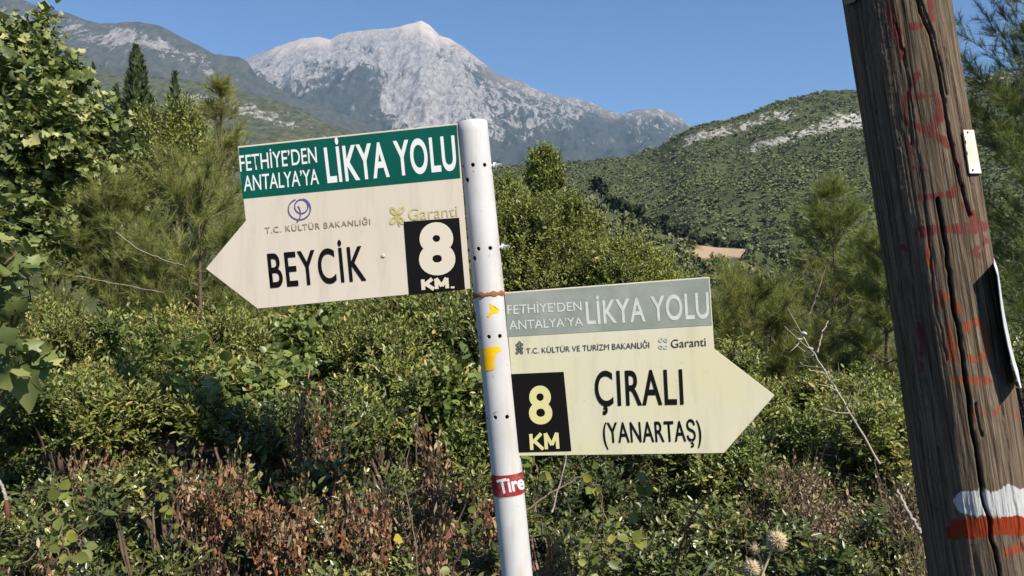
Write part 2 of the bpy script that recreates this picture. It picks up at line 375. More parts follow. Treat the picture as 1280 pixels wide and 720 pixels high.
# ---- forested hill at the right
SKY_HILL = [(400,330),(560,232),(620,214),(680,208),(730,206),(790,201),(822,192),(845,172),(870,158),(895,153),(925,146),(960,133),(1000,127),(1040,119),(1090,116),(1150,106),(1250,96),(1500,90)]
px = np.linspace(400, 1400, 330)
fh_noise = lambda X, D, S: (ridged(X / 170 + D / 500, D / 420, 4, 35) * 13 + fbm(X / 90, D / 120, 0, 5, 31) * 13 * np.clip(S * (1.02 - S) * 3.4, 0, 1) + fbm(X / 9, D / 12, 0, 3, 33) * 1.6) * (S <= 1.2)
def fh_attr(V, p, S):
    x, y = p[:, 0], p[:, 1]; c = interp(SKY_HILL, x)
    rock = .62 * np.exp(-((y - (c + 13)) / 9) ** 2) * sstep(835, 862, x) * sstep(1010, 985, x) + .7 * np.exp(-((y - (186 - (x - 940) * .30)) / 8) ** 2) * sstep(925, 945, x) + .55 * np.exp(-(((x - 1060) / 35) ** 2 + ((y - 152) / 16) ** 2))
    return {'rock': rock - .08, 'pink': x * 0, 'soil': x * 0}
HILL = relief('forest_hill', px, SKY_HILL, 330, 1150, 1500, lambda p: -22 + 0 * p, 130, lambda s: s ** 1.12, fh_noise, M['forest_hill'], fh_attr)

# ---- near spur running down to the right in the valley
SKY_SPUR = [(-200,340),(250,340),(430,300),(520,240),(600,226),(660,228),(700,236),(740,252),(790,274),(830,294),(863,304),(900,306),(935,308),(965,318),(1000,330),(1100,345),(1450,360)]
px = np.linspace(-150, 1450, 400)
SPUR = relief('valley_spur', px, SKY_SPUR, 120, 300, 328, lambda p: -24 + 0 * p, 80, lambda s: s ** 1.05,
              lambda X, D, S: fbm(X / 30, D / 30, 0, 4, 51) * 2.0 * np.clip(S * 3, 0, 1), M['forest_hill'],
              lambda V, p, S: {'rock': p[:, 0] * 0 - .3, 'pink': p[:, 0] * 0, 'soil': np.clip(sstep(1.15, .75, ((p[:, 0] - 899) / 40) ** 2 + ((p[:, 1] - 313) / 10) ** 2 + fbm(V[:, 0] / 5, V[:, 1] / 14, 0, 3, 88) * .8) + sstep(1, .5, ((p[:, 0] - 937) / 6) ** 2 + ((p[:, 1] - 337) / 5) ** 2), 0, 1)})

# ================================================================ FORESTS on the hills
def ico(sub=1):
    bm = bmesh.new(); bmesh.ops.create_icosphere(bm, subdivisions=sub, radius=1.0)
    v = np.array([x.co[:] for x in bm.verts]); f = np.array([[x.index for x in p.verts] for p in bm.faces]); bm.free(); return v, f
ICO1, ICO2 = ico(1), ico(2)
def crown_templates(n, base, seed, amp=.45, freq=2.2):
    out = []
    for k in range(n):
        v = base[0].copy(); d = 1 + amp * fbm(v[:, 0] * freq + k * 9.1, v[:, 1] * freq, v[:, 2] * freq + seed, 3, seed + k)
        out.append((v * d[:, None], base[1]))
    return out
def clump_templates(n, cards, seed, cs=1.0):
    """tree crown as many small tilted leaf-clump cards over a lumpy volume"""
    out = []; r = np.random.default_rng(seed)
    for k in range(n):
        mb = MB()
        lobes = norm(r.normal(size=(7, 3))) * r.uniform(.3, .75, (7, 1)); lobes[:, 2] = lobes[:, 2] * .9
        p = lobes[r.integers(0, 7, cards)] + norm(r.normal(size=(cards, 3))) * (r.random((cards, 1)) ** .4) * .48
        nrm = norm(p + r.normal(size=(cards, 3)) * .45 + np.array([0, 0, .3])); yd = r.normal(size=(cards, 3))
        tv = np.array([(-.5,-.45,-.14), (.45,-.5,.08), (.5,.4,-.14), (-.4,.5,.08)]); tt = np.array([(0,1,3), (1,2,3)])
        stamp(mb, tv, tt, None, p, yd, nrm, r.uniform(.2, .42, cards) * cs, r.random(cards))
        out.append((np.concatenate(mb.v), np.concatenate(mb.t), np.concatenate(mb.a)))
    return out
def scatter(name, reliefs, n, cond, size, templates, mat, label, cat, seed, hscale=1.15, lift=.75):
    r = np.random.default_rng(seed); o, X, D, Z = reliefs
    nr, nc = X.shape; mb = MB()
    ii = r.random(n * 9) * (nr - 2); jj = r.random(n * 9) * (nc - 2)
    i0, j0 = ii.astype(int), jj.astype(int); fi, fj = ii - i0, jj - j0
    def bil(A): return (A[i0, j0] * (1 - fi) + A[i0 + 1, j0] * fi) * (1 - fj) + (A[i0, j0 + 1] * (1 - fi) + A[i0 + 1, j0 + 1] * fi) * fj
    V = np.stack([bil(X), bil(D), bil(Z)], 1); p = project(V)
    ok = cond(V, p, ii / nr, r); V = V[ok][:n]; p = p[ok][:n]
    print(name, len(V))
    k = r.integers(0, len(templates), len(V)); s = size(V, p, r)
    ang = r.random(len(V)) * 6.283; tn = np.clip(.5 + .22 * r.normal(size=len(V)) + .25 * fbm(V[:, 0] / 60, V[:, 1] / 60, 0, 3, 5), 0, 1)
    for q, T in enumerate(templates):
        m = k == q
        if not m.any(): continue
        c, sn = np.cos(ang[m])[:, None], np.sin(ang[m])[:, None]; tv = T[0]
        x = tv[None, :, 0] * c - tv[None, :, 1] * sn; y = tv[None, :, 0] * sn + tv[None, :, 1] * c; z = np.broadcast_to(tv[None, :, 2], x.shape)
        ss = s[m][:, None]
        W = np.stack([x * ss + V[m][:, None, 0], y * ss + V[m][:, None, 1], z * ss * hscale + V[m][:, None, 2] + ss * lift], -1)
        t = (T[1][None] + (np.arange(m.sum()) * len(tv))[:, None, None]).reshape(-1, 3)
        ta = np.repeat(tn[m], len(tv)) if len(T) < 3 else np.clip(np.repeat(tn[m], len(tv)) * .75 + np.tile(T[2], m.sum()) * .25, 0, 1)
        mb.add(W.reshape(-1, 3), t, None, ta)
    ob = mb.build(name, mat, None, len(templates[0]) < 3); tag(ob, label, cat, kind='stuff'); return ob
def hill_cond(V, p, s, r):
    x, y = p[:, 0], p[:, 1]
    rockm = (np.abs(y - (186 - (x - 940) * .30)) < 8) & (x > 932) | ((np.abs(y - interp(SKY_HILL, x) - 13) < 8) & (x > 860) & (x < 985)) | ((((x - 1060) / 32) ** 2 + ((y - 152) / 14) ** 2) < 1)
    return (s < .88) & (x > 610) & (x < 1340) & (y < 372) & ~(rockm & (r.random(len(x)) < .5)) & ((x < 1120) | (x > 1180))
scatter('hillside_forest', HILL, 18000, hill_cond, lambda V, p, r: (1.5 + 3.0 * r.random(len(V)) ** 2.5) * (.7 + .3 * V[:, 1] / 1100), clump_templates(12, 9, 3, 2.0), M['forest'],
        'dense pine forest covering the hillside at the right behind the signs', 'forest', 1, .7, .4)
ct = clump_templates(8, 50, 5, 1.2)
scatter('valley_forest', SPUR, 1100, lambda V, p, s, r: ~((np.abs(p[:, 0] - 899) < 35) & (p[:, 1] > 300) & (p[:, 1] < 330)) & (s < .80) & (p[:, 0] > 250) & (p[:, 0] < 1330) & (p[:, 1] < 385) & ((p[:, 0] < 1120) | (p[:, 0] > 1180)), lambda V, p, r: r.uniform(1.4, 2.6, len(V)) * V[:, 1] / 270, ct, M['forest'],
        'lighter green wood on the near spur in the valley right of the post', 'forest', 2)

# ================================================================ PLANTS
def tubes_to(mb, pts_list, r0, r1, n=5):
    for p in pts_list: mb.tube(p, np.linspace(r0, r1, len(p)), n)
def shoot_leaves(mb, base, d, ln, per, tpl, lsize, rg, spread=1.0, up=.35, tint_mu=.45, tint_sd=.22, droop=0.0, tshift=None):
    """leaves spiralled along N shoots"""
    n = len(base); t = np.linspace(.12, 1, per)[None, :] + rg.normal(0, .02, (n, per))
    d = norm(d); bend = norm(rg.normal(size=(n, 3))) * .16 + np.array([0, 0, .12 - droop])
    pos = base[:, None] + d[:, None] * (ln[:, None] * t)[..., None] + bend[:, None] * (ln[:, None] * t * t)[..., None]
    ax = norm(d[:, None] + 2 * bend[:, None] * t[..., None])
    az = (np.arange(per) * 2.4)[None] + rg.random((n, 1)) * 6.28 + rg.normal(0, .3, (n, per))
    ref = norm(np.cross(ax, np.array([.21, .35, .91]))); ref2 = np.cross(ax, ref)
    rad = np.cos(az)[..., None] * ref + np.sin(az)[..., None] * ref2
    a = (spread * (1.15 - .55 * t) + rg.normal(0, .18, (n, per)))[..., None]
    ld = ax * np.cos(a) + rad * np.sin(a) + np.array([0, 0, -droop])
    nz = ax * np.sin(a) - rad * np.cos(a) + np.array([0, 0, up]) + rg.normal(0, .22, (n, per, 3))
    s = lsize * (1 - .35 * np.abs(t - .5)) * np.exp(rg.normal(0, .28, (n, per)))
    tn = tint_mu + (rg.normal(0, tint_sd * .6, (n, 1)) + rg.normal(0, tint_sd * .7, (n, per))) + .12 * t
    if tshift is not None: tn = tn + tshift[:, None]
    if getattr(mb, 'single', None):
        leaf_parts('leaf', tpl, mb.single[2], mb.single[0], pos.reshape(-1, 3), ld.reshape(-1, 3), nz.reshape(-1, 3), s.ravel(), np.clip(tn.ravel(), 0, .999), mb.single[1]); return pos
    stamp(mb, tpl[0], tpl[1], tpl[2], pos.reshape(-1, 3), ld.reshape(-1, 3), nz.reshape(-1, 3), s.ravel(), np.clip(tn.ravel(), 0, 1))
    return pos
def lobes_of(rg, n, rx, ry, h0, h1, r0, r1):
    a = rg.random(n) * 6.283; q = np.sqrt(rg.random(n))
    c = np.stack([np.cos(a) * q * rx, np.sin(a) * q * ry, h0 + (h1 - h0) * rg.random(n) ** .7], 1)
    return c, rg.uniform(r0, r1, n)
def crown_points(rg, c, r, n, shell=.35):
    k = rg.choice(len(c), n, p=r ** 2 / (r ** 2).sum())
    u = norm(rg.normal(size=(n, 3)))
    rr = (1 - shell * rg.random(n) ** 1.6)[:, None]
    return c[k] + u * r[k][:, None] * rr, u, k
def limbs(mb, rg, base, targets, r0, r1=.003, n=5, seg=6, wig=.06):
    for tg in targets:
        b = np.asarray(base, float); tg = np.asarray(tg, float); L = np.linalg.norm(tg - b)
        m1 = b * .6 + tg * .4; m1[2] = b[2] * .45 + tg[2] * .55
        t = np.linspace(0, 1, seg)[:, None]
        p = (1 - t) ** 2 * b + 2 * t * (1 - t) * m1 + t * t * tg + rg.normal(0, wig * L / seg, (seg, 3)) * (t > 0)
        mb.tube(p, r0 * (1 - t[:, 0]) + r1 * t[:, 0], n)
def shrub_mesh(seed, nshoot=1300, per=15, leaf=.027, tpl=LEAF, rx=.5, h=1.15, lobes=11, ln=(.10, .24), tint=.42, droop=0, spread=1.0, twigr=.0016, sd=.22, h0=.25, lr=(.22, .40)):
    rg = np.random.default_rng(seed)
    c, r = lobes_of(rg, lobes, rx * .78, rx * .78, h * h0, h * .88, rx * lr[0], rx * lr[1])
    tip, u, k = crown_points(rg, c, r, nshoot, .6)
    tip[:, 2] = np.maximum(tip[:, 2], .05)
    d = norm(u * .7 + np.array([0, 0, .65]) + rg.normal(size=(nshoot, 3)) * .35); l = rg.uniform(*ln, nshoot)
    mb = MB(); pos = shoot_leaves(mb, tip - d * l[:, None] * .7, d, l, per, tpl, leaf, rg, spread, .35, tint, sd, droop, tshift=rg.normal(0, .14, lobes)[k])
    st = MB(); limbs(st, rg, (0, 0, -.05), c + rg.normal(0, .05, c.shape), .013, .004, 5, 7)
    for q in range(0, nshoot, 2): st.tube(pos[q][[0, per // 2, per - 1]], [twigr * 1.4, twigr, twigr * .5], 3, cap=False)
    for q in range(nshoot // 6):
        a = c[k[q]]; st.tube([a, a * .4 + tip[q] * .6 + rg.normal(0, .02, 3), tip[q]], [.004, .003, .002], 3, cap=False)
    return mb.mesh('foliage'), st.mesh('stems')
VAR = {}
VAR['green'] = [shrub_mesh(s, 1050, 14, .032, lobes=17, h0=.42, lr=(.17, .34)) for s in (11, 12, 13)]
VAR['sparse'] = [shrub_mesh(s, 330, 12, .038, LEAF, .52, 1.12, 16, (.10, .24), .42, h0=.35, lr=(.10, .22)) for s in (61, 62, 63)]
VAR['broad'] = [shrub_mesh(s, 420, 9, .050, ROUND, .45, 1.15, 11, (.14, .32), .35, .1, 1.1, .002, .25, .5) for s in (71,)]
VAR['dark'] = [shrub_mesh(s, 850, 13, .034, LEAF, .48, 1.1, 15, h0=.5, lr=(.16, .32)) for s in (21, 22)]
VAR['yellow'] = [shrub_mesh(s, 1150, 13, .030, LEAF, .46, 1.15, sd=.24, h0=.52) for s in (31,)]
VAR['dry'] = [shrub_mesh(s, 190, 8, .042, CURL, .46, 1.12, 12, (.14, .36), .5, .2, 1.6, .0022, .45) for s in (41, 42)]
VAR['tangle'] = [shrub_mesh(s, 800, 9, .021, CURL, .5, 1.0, 12, (.12, .34), .5, .1, 1.2, .0024, .3) for s in (51,)]
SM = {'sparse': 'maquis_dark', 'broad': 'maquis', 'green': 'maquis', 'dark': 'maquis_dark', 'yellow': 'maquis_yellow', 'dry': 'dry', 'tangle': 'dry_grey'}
_proto = {}
def shrub(kind, var, px_, d, top, wpx, label, group=None, name='evergreen_shrub', rz=None):
    """bush standing on the ground: centred at photo column px_, depth d, with its top at photo row top"""
    p = P(px_, top, d); gz = float(ground_z(p.x, p.y)); key = (kind, var % len(VAR[kind])); me = VAR[kind][key[1]]
    if key not in _proto:
        root = empty(name); link('foliage', me[0], M[SM[kind]], root); link('stems', me[1], M['twig'], root); _proto[key] = root; o = root
    else:
        o = copy_tree(_proto[key]); o.name = name
        for k in ('group', 'label', 'category'):
            if k in o: del o[k]
    sx = wpx * d / FPX / 1.0; sz = max((p.z - gz) / 1.18, .3)
    o.location = (p.x, p.y, gz); o.rotation_euler = (0, 0, rng.random() * 6.28 if rz is None else rz); o.scale = (sx, sx, sz)
    tag(o, label, 'shrub', group); return o

GROUPG = 'evergreen shrubs of the thicket'
COLW = {'green': 'green small-leaved shrub', 'yellow': 'yellow-green small-leaved shrub', 'dark': 'dark glossy-leaved shrub', 'broad': 'broad-leaved green shrub'}
for k, (x, d, t, kd, where) in enumerate([
    (-30, 6.2, 372, 'green', 'in the back row at the left edge, behind the big-leaved sapling'), (70, 5.6, 378, 'yellow', 'in the back row below the plane tree'),
    (180, 6.0, 372, 'green', 'in the back row below the fluffy young pine'), (290, 5.5, 384, 'yellow', 'in the back row below the tip of the upper sign'),
    (385, 6.0, 378, 'broad', 'in the back row below the first letters of the upper sign'), (470, 5.6, 376, 'yellow', 'in the back row below the middle of the upper sign'),
    (570, 6.0, 352, 'green', 'in the back row below the number square of the upper sign'), (650, 5.8, 352, 'dark', 'in the back row between the white post and the lower sign'),
    (740, 5.8, 372, 'green', 'in the back row hidden behind the left half of the lower sign'), (860, 5.8, 420, 'green', 'in the back row hidden behind the right half of the lower sign'),
    (960, 5.4, 470, 'yellow', 'in the back row just beyond the point of the lower sign'), (1060, 5.6, 455, 'green', 'in the back row below the young pine with the thin leader'),
    (1170, 5.8, 440, 'dark', 'in the back row behind the wooden pole'), (1300, 5.8, 400, 'dark', 'in the back row at the right edge, beyond the wooden pole'),
    (340, 7.4, 352, 'green', 'hindmost, peeping out under the tip end of the upper sign'), (430, 7.2, 350, 'green', 'hindmost, peeping out under the town name of the upper sign'),
    (520, 7.4, 345, 'yellow', 'hindmost, peeping out under the right end of the upper sign')]):
    shrub(kd, k, x, d, t + rng.normal(0, 5), rng.uniform(165, 205), COLW[kd] + ' ' + where, GROUPG)
for k, (x, d, t, kd, where) in enumerate([
    (-10, 4.4, 470, 'green', 'in the middle row at the left edge'), (95, 4.2, 436, 'green', 'in the middle row above the bramble shoots'),
    (205, 4.1, 450, 'yellow', 'in the middle row straight below the pale arching twig'), (310, 4.3, 436, 'broad', 'in the middle row left of the tall dry brown shrub'),
    (400, 4.0, 462, 'dark', 'in the middle row behind the tall dry brown shrub'), (520, 4.2, 436, 'green', 'in the middle row just left of the white post'),
    (610, 4.4, 440, 'broad', 'in the middle row crossing behind the white post'), (720, 4.1, 520, 'dark', 'in the middle row under the black number square'),
    (830, 4.2, 530, 'dark', 'in the middle row under the town name of the lower sign'), (930, 4.0, 520, 'green', 'in the middle row under the point of the lower sign'),
    (1090, 4.0, 490, 'yellow', 'in the middle row at the lower end of the dead branch'), (1180, 4.2, 520, 'dark', 'in the middle row behind the foot of the wooden pole')]):
    shrub(kd, k + 1, x, d, t + rng.normal(0, 6), rng.uniform(225, 270), COLW[kd] + ' ' + where, GROUPG)
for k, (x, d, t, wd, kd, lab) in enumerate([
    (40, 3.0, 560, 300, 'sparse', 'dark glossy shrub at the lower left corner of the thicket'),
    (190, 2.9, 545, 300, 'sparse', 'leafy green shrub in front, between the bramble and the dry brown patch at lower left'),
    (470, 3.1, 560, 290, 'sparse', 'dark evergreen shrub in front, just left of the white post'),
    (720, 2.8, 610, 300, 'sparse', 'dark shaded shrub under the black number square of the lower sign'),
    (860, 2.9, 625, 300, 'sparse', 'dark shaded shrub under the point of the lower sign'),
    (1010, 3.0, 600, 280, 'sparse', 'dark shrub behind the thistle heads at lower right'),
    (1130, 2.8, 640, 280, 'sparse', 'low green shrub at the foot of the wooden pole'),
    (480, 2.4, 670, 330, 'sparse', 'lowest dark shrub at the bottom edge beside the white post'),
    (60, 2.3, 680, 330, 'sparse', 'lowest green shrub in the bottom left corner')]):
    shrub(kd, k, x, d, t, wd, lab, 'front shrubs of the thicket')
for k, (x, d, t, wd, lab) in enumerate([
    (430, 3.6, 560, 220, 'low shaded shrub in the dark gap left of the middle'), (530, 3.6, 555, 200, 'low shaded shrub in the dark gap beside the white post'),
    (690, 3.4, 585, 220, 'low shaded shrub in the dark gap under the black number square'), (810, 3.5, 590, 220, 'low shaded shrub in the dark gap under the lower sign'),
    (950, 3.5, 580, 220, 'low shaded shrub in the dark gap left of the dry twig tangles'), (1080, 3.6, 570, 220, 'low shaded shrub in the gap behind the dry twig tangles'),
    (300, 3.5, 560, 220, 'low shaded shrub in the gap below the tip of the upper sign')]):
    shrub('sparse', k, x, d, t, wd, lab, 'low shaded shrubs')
for k, (x, d, t, wd, lab) in enumerate([
    (262, 2.9, 548, 110, 'dry brown curled-leaf shrub at lower left of the thicket'),
    (395, 3.5, 440, 90, 'tall dry brown shrub below the town name of the upper sign'),
    (350, 2.8, 590, 130, 'sprawling dry shrub with red-brown leaves, left of the middle'),
    (560, 2.9, 500, 150, 'large dry shrub with hanging brown leaves just left of the white post'),
    (455, 2.7, 590, 120, 'low dry brown shrub in front of the dark bushes'),
    (20, 2.5, 668, 150, 'dry brown shrub in the bottom left corner'),
    (675, 2.4, 640, 90, 'dry brown shrub right behind the foot of the white post'),
    (320, 2.3, 690, 120, 'low pale dry shrub at the bottom edge left of the middle'),
    (120, 3.2, 540, 90, 'small dry brown shrub above the bramble shoots at the left'),
    (520, 2.5, 610, 120, 'low dry shrub beside the lower part of the white post'),
    (690, 6.4, 350, 60, 'small rust-red shrub seen above the lower sign')]):
    shrub('dry', k, x, d, t, wd, lab, 'dry brown shrubs', 'dry_shrub')
for k, (x, d, t, wd, lab) in enumerate([
    (1085, 3.1, 545, 200, 'tangle of grey-brown dry twigs beside the wooden pole'),
    (1005, 3.5, 530, 170, 'tangle of dry twigs right of the point of the lower sign'),
    (470, 3.1, 560, 170, 'tangle of dry twigs in the middle of the thicket left of the post'),
    (1130, 2.4, 630, 160, 'low tangle of dry twigs at the foot of the wooden pole')]):
    shrub('tangle', k, x, d, t, wd, lab, 'dry twig tangles', 'dry_shrub')

# ---- pines
def pine(name, px_, d, top, base_w, seed, mat, label, cat='pine tree', ntuft=900, per=50, nl=.10, nw=.0022, whorls=11, low=.08, droop=.0, lean=0.0, zlow=None, shape=.8, group=None, trunk_r=.03, full=1.0, base_px=None, jit=.16):
    rg = np.random.default_rng(seed)
    tp = P(px_, top, d); bx = P(base_px if base_px is not None else px_, 330, d).x
    gz = float(ground_z(tp.x, tp.y)); H = tp.z - gz; W = base_w * d / FPX * .5
    root = empty(name, (bx, tp.y, gz)); dx = tp.x - bx
    tk = MB(); t = np.linspace(0, 1, 10)
    ax = np.stack([dx * t + rg.normal(0, .012, 10) * t, rg.normal(0, .012, 10) * t, H * t - .05 * (1 - t)], 1); ax[-1] = (dx, 0, H)
    tk.tube(ax, trunk_r * (1 - t) + .004 * t, 8); tk.build('trunk', M['bark'], root, True)
    br = MB(); nd = MB()
    B, Dd, L, TS = [], [], [], []
    nb = 7
    for wv in range(whorls):
        f = low + (1 - low) * ((wv + rg.uniform(-.25, .25)) / whorls); f = min(max(f, low), .97)
        prof = (1 - f) ** shape * .95 + .05
        for b in range(nb):
            if rg.random() > full: continue
            a = rg.random() * 6.283; ln = W * prof * rg.uniform(.6, 1.25)
            o = np.array([np.interp(f, t, ax[:, 0]), np.interp(f, t, ax[:, 1]), np.interp(f, t, ax[:, 2])])
            el = rg.uniform(.1, .5) + .5 * f; dr = np.array([np.cos(a) * np.cos(el), np.sin(a) * np.cos(el), np.sin(el) - droop])
            s = np.linspace(0, 1, 6)[:, None]
            p = o + dr * ln * s + np.array([0, 0, 1]) * ln * .22 * s ** 2 + rg.normal(0, .03 * ln, (6, 3)) * s
            br.tube(p, np.linspace(.006 * ln / max(W, .1) + .002, .0015, 6), 4, cap=False)
            m = max(3, int(ntuft / (whorls * nb * full) * (.35 + .65 * prof)))
            ss = rg.uniform(.2, 1.0, m) ** .8
            q = np.stack([np.interp(ss, s[:, 0], p[:, c_]) for c_ in range(3)], 1)
            td = norm(dr * .75 + rg.normal(size=(m, 3)) * .55 + np.array([0, 0, .45]))
            tl = rg.uniform(.06, .18, m) * (W / .7) ** .5
            B.append(q); Dd.append(td); L.append(tl); TS.append(np.full(m, rg.normal(0, .13)))
    top_n = 26
    f = rg.uniform(.82, 1, top_n); B.append(np.stack([np.interp(f, t, ax[:, c_]) for c_ in range(3)], 1)); Dd.append(norm(np.array([0, 0, 1.]) + rg.normal(size=(top_n, 3)) * .35)); L.append(np.full(top_n, .08)); TS.append(np.zeros(top_n))
    B, Dd, L, TS = np.concatenate(B), np.concatenate(Dd), np.concatenate(L), np.concatenate(TS)
    n = len(B)
    tt = rg.uniform(.1, 1, (n, per)); pos = B[:, None] + Dd[:, None] * (L[:, None] * tt)[..., None]
    for k in range(0, n, 1): br.tube([B[k], B[k] + Dd[k] * L[k]], [.0018, .001], 3, cap=False)
    rad = norm(rg.normal(size=(n, per, 3))); ang = rg.uniform(.35, .95, (n, per, 1))
    yd = norm(Dd[:, None] * np.cos(ang) + rad * np.sin(ang) + np.array([0, 0, .1]))
    zd = rg.normal(size=(n, per, 3)); ls = nl * rg.uniform(.65, 1.15, n * per)
    tn = np.clip(.45 + TS[:, None] + rg.normal(0, .10, (n, 1)) + rg.normal(0, .16, (n, per)), 0, 1)
    stamp(nd, *NEEDLE, pos.reshape(-1, 3), yd.reshape(-1, 3), zd.reshape(-1, 3), np.stack([np.full(n * per, nw), ls, ls], 1), tn.ravel())
    br.build('branches', M['twig'], root); nd.build('needles', M[mat], root)
    tag(root, label, cat, group); return root
pine('young_pine_tree', 275, 9.0, 102, 210, 101, 'needle_pale', 'slender pale green young pine left of the green-headed sign', ntuft=1890, per=41, nl=.11, nw=0.0034, whorls=14, shape=.9)
pine('young_pine_tree', 140, 7.2, 240, 340, 102, 'needle', 'fluffy young pine between the plane tree and the sign arrow tip', ntuft=2100, per=41, nl=.10, nw=0.0030, whorls=10, shape=.55)
pine('young_pine_tree', 250, 6.8, 225, 300, 103, 'needle', 'bushy light green young pine touching the tip of the green-headed sign', ntuft=1890, per=41, nl=.10, nw=0.0030, whorls=10, shape=.5)
pine('young_pine_tree', 1043, 7.5, 232, 310, 104, 'needle', 'young pine with a thin leader between the lower sign and the wooden pole', ntuft=2520, per=41, nl=.09, nw=0.0030, whorls=12, shape=1.05)
pine('young_pine_tree', 935, 7.0, 372, 250, 105, 'needle', 'low bushy young pine behind the point of the lower sign', ntuft=2100, per=41, nl=.10, nw=0.0030, whorls=9, shape=.5)
pine('young_pine_tree', 1110, 6.6, 300, 200, 108, 'needle', 'young pine half hidden by the left side of the wooden pole', ntuft=1680, per=41, nl=.10, nw=0.0030, whorls=9, shape=.5)
pine('pine_tree', 1300, 9.5, -80, 340, 106, 'needle_dark', 'tall dark pine at the right edge behind the wooden pole', ntuft=4700, per=41, nl=.13, nw=.0040, whorls=22, low=.12, shape=.3, trunk_r=.09, base_px=1345)

# ---- cypresses
def cypress(name, px_, d, top, w_px, seed, label, n=5200, bare=0.0, prof=None, base=None):
    rg = np.random.default_rng(seed); tp = P(px_, top, d); gz = float(ground_z(tp.x, tp.y)); H = tp.z - gz; W = w_px * d / FPX * .5
    root = empty(name, (tp.x, tp.y, gz)); tk = MB(); t = np.linspace(0, 1, 8)
    tk.tube(np.stack([rg.normal(0, .02, 8) * t, rg.normal(0, .02, 8) * t, H * t * .97], 1), .07 * (1 - t) + .01 * t, 7); tk.build('trunk', M['bark'], root, True)
    f = bare + (1 - bare) * rg.random(n); pr = np.interp(f, *prof)
    lump = 1 + .35 * fbm(f * 14, rg.random(n) * .1, 0, 3, seed)
    a = rg.random(n) * 6.283; lump *= 1 + .3 * vn(np.cos(a) * 2 + f * 9, np.sin(a) * 2, f * 20, seed)
    q = rg.random(n) ** .5; rr = W * pr * lump * q
    pos = np.stack([np.cos(a) * rr, np.sin(a) * rr, f * H], 1)
    yd = np.stack([np.cos(a) * .45, np.sin(a) * .45, np.ones(n)], 1) + rg.normal(0, .25, (n, 3)); zd = np.stack([np.cos(a), np.sin(a), np.full(n, .2)], 1) + rg.normal(0, .4, (n, 3))
    s = rg.uniform(.7, 1.3, n)[:, None] * np.array([.10, .22, .2]) * (.35 + .65 * pr[:, None])
    mb = MB(); tv = np.array([(0,0,0), (-.4,.3,.05), (-.25,.8,0), (0,1.05,.1), (.3,.75,0), (.4,.35,.05)]); stamp(mb, tv, None, np.array([(0,3,2,1), (0,5,4,3)]), pos, yd, zd, s, np.clip(.5 + .25 * rg.normal(size=n), 0, 1))
    mb.build('foliage', M['cypress'], root); tag(root, label, 'cypress tree'); return root
cypress('cypress_tree', 170, 15, 60, 66, 201, 'dark columnar cypress rising above the trees at the left', 6500, 0, ([0, .3, .6, .8, .93, 1], [1, 1.05, .85, .5, .26, .03]))
cypress('cypress_tree', 218, 14, 92, 40, 202, 'thin sparse cypress spire right of the dark columnar cypress', 1500, .15, ([0, .5, .72, .82, .92, 1], [1, .6, .16, .3, .24, .03]))
cypress('cypress_tree', 146, 16, 108, 40, 203, 'small cypress tip left of the dark columnar cypress', 1600, .1, ([0, .5, .8, .93, 1], [1, .8, .4, .2, .03]))

# ---- broadleaf trees
def tree(name, px_, d, lobes, seed, mat, label, leaf, tpl, nshoot, per, trunk_r=.05, ln=(.12, .3), shell=.6, droop=0.0, cat='tree', spread=1.0, tint=.45, sd=.22, base_d=None, upw=.5, single=False):
    """lobes: (px, py, radius_px, depth offset) of the crown's clumps"""
    rg = np.random.default_rng(seed); b = P(px_, 330, d); gz = float(ground_z(b.x, b.y)); root = empty(name, (b.x, b.y, gz))
    o = np.array([b.x, b.y, gz])
    c = np.array([np.array(P(x, y, d + dd)) - o for x, y, r, dd in lobes]); r = np.array([q[2] * (d + q[3]) / FPX for q in lobes])
    tip, u, k = crown_points(rg, c, r, nshoot, shell)
    dr = norm(u * .75 + np.array([0, 0, upw]) + rg.normal(size=u.shape) * .35); l = rg.uniform(*ln, nshoot)
    lf = MB(); lf.single = (M[mat], root, mat) if single else None; pos = shoot_leaves(lf, tip - dr * l[:, None] * .7, dr, l, per, tpl, leaf, rg, spread, .4, tint, sd, droop, tshift=rg.normal(0, .1, len(c))[k])
    tk = MB(); H = c[:, 2].max(); t = np.linspace(0, 1, 8); cx, cy = np.average(c[:, 0], weights=r), np.average(c[:, 1], weights=r)
    ax = np.stack([cx * t ** 1.4, cy * t ** 1.4, (H * .8) * t - .05], 1) + rg.normal(0, .02, (8, 3)) * t[:, None]
    tk.tube(ax, trunk_r * (1 - t) + .012 * t, 8); tk.build('trunk', M['bark'], root, True)
    lb = MB()
    for q in range(len(c)):
        f = min(.9, max(.25, c[q, 2] / (H * .8) - .25)); s0 = np.array([np.interp(f, t, ax[:, i_]) for i_ in range(3)])
        limbs(lb, rg, s0, [c[q]], trunk_r * .35, .006, 5, 6, .08)
    for q in range(0, nshoot, 4):
        a = c[k[q]]; lb.tube([a, (a + tip[q]) / 2 + rg.normal(0, .03, 3), tip[q]], [.006, .004, .002], 3, cap=False)
    lb.build('branches', M['twig'], root)
    if not single: lf.build('crown', M[mat], root)
    tag(root, label, cat); return root
tree('plane_tree', 60, 7.5, [(22,52,20,0), (50,30,12,.3), (48,60,20,.1), (40,95,36,-.2), (8,110,38,0), (84,78,15,.2), (80,110,24,.2), (100,92,12,.1), (60,155,46,-.4), (112,165,28,.2), (10,195,56,-.3), (92,215,50,0), (140,195,26,.4), (135,262,40,.2), (45,285,60,-.3), (120,312,46,0), (-30,80,45,0), (-40,180,60,0), (114,128,16,.2), (10,55,18,0), (70,44,9,.1), (148,150,14,.3), (20,240,50,-.2)],
     301, 'plane', 'plane tree with lobed leaves filling the upper left corner', .075, LOBED, 1650, 9, .06, (.22, .5), .75, .12)
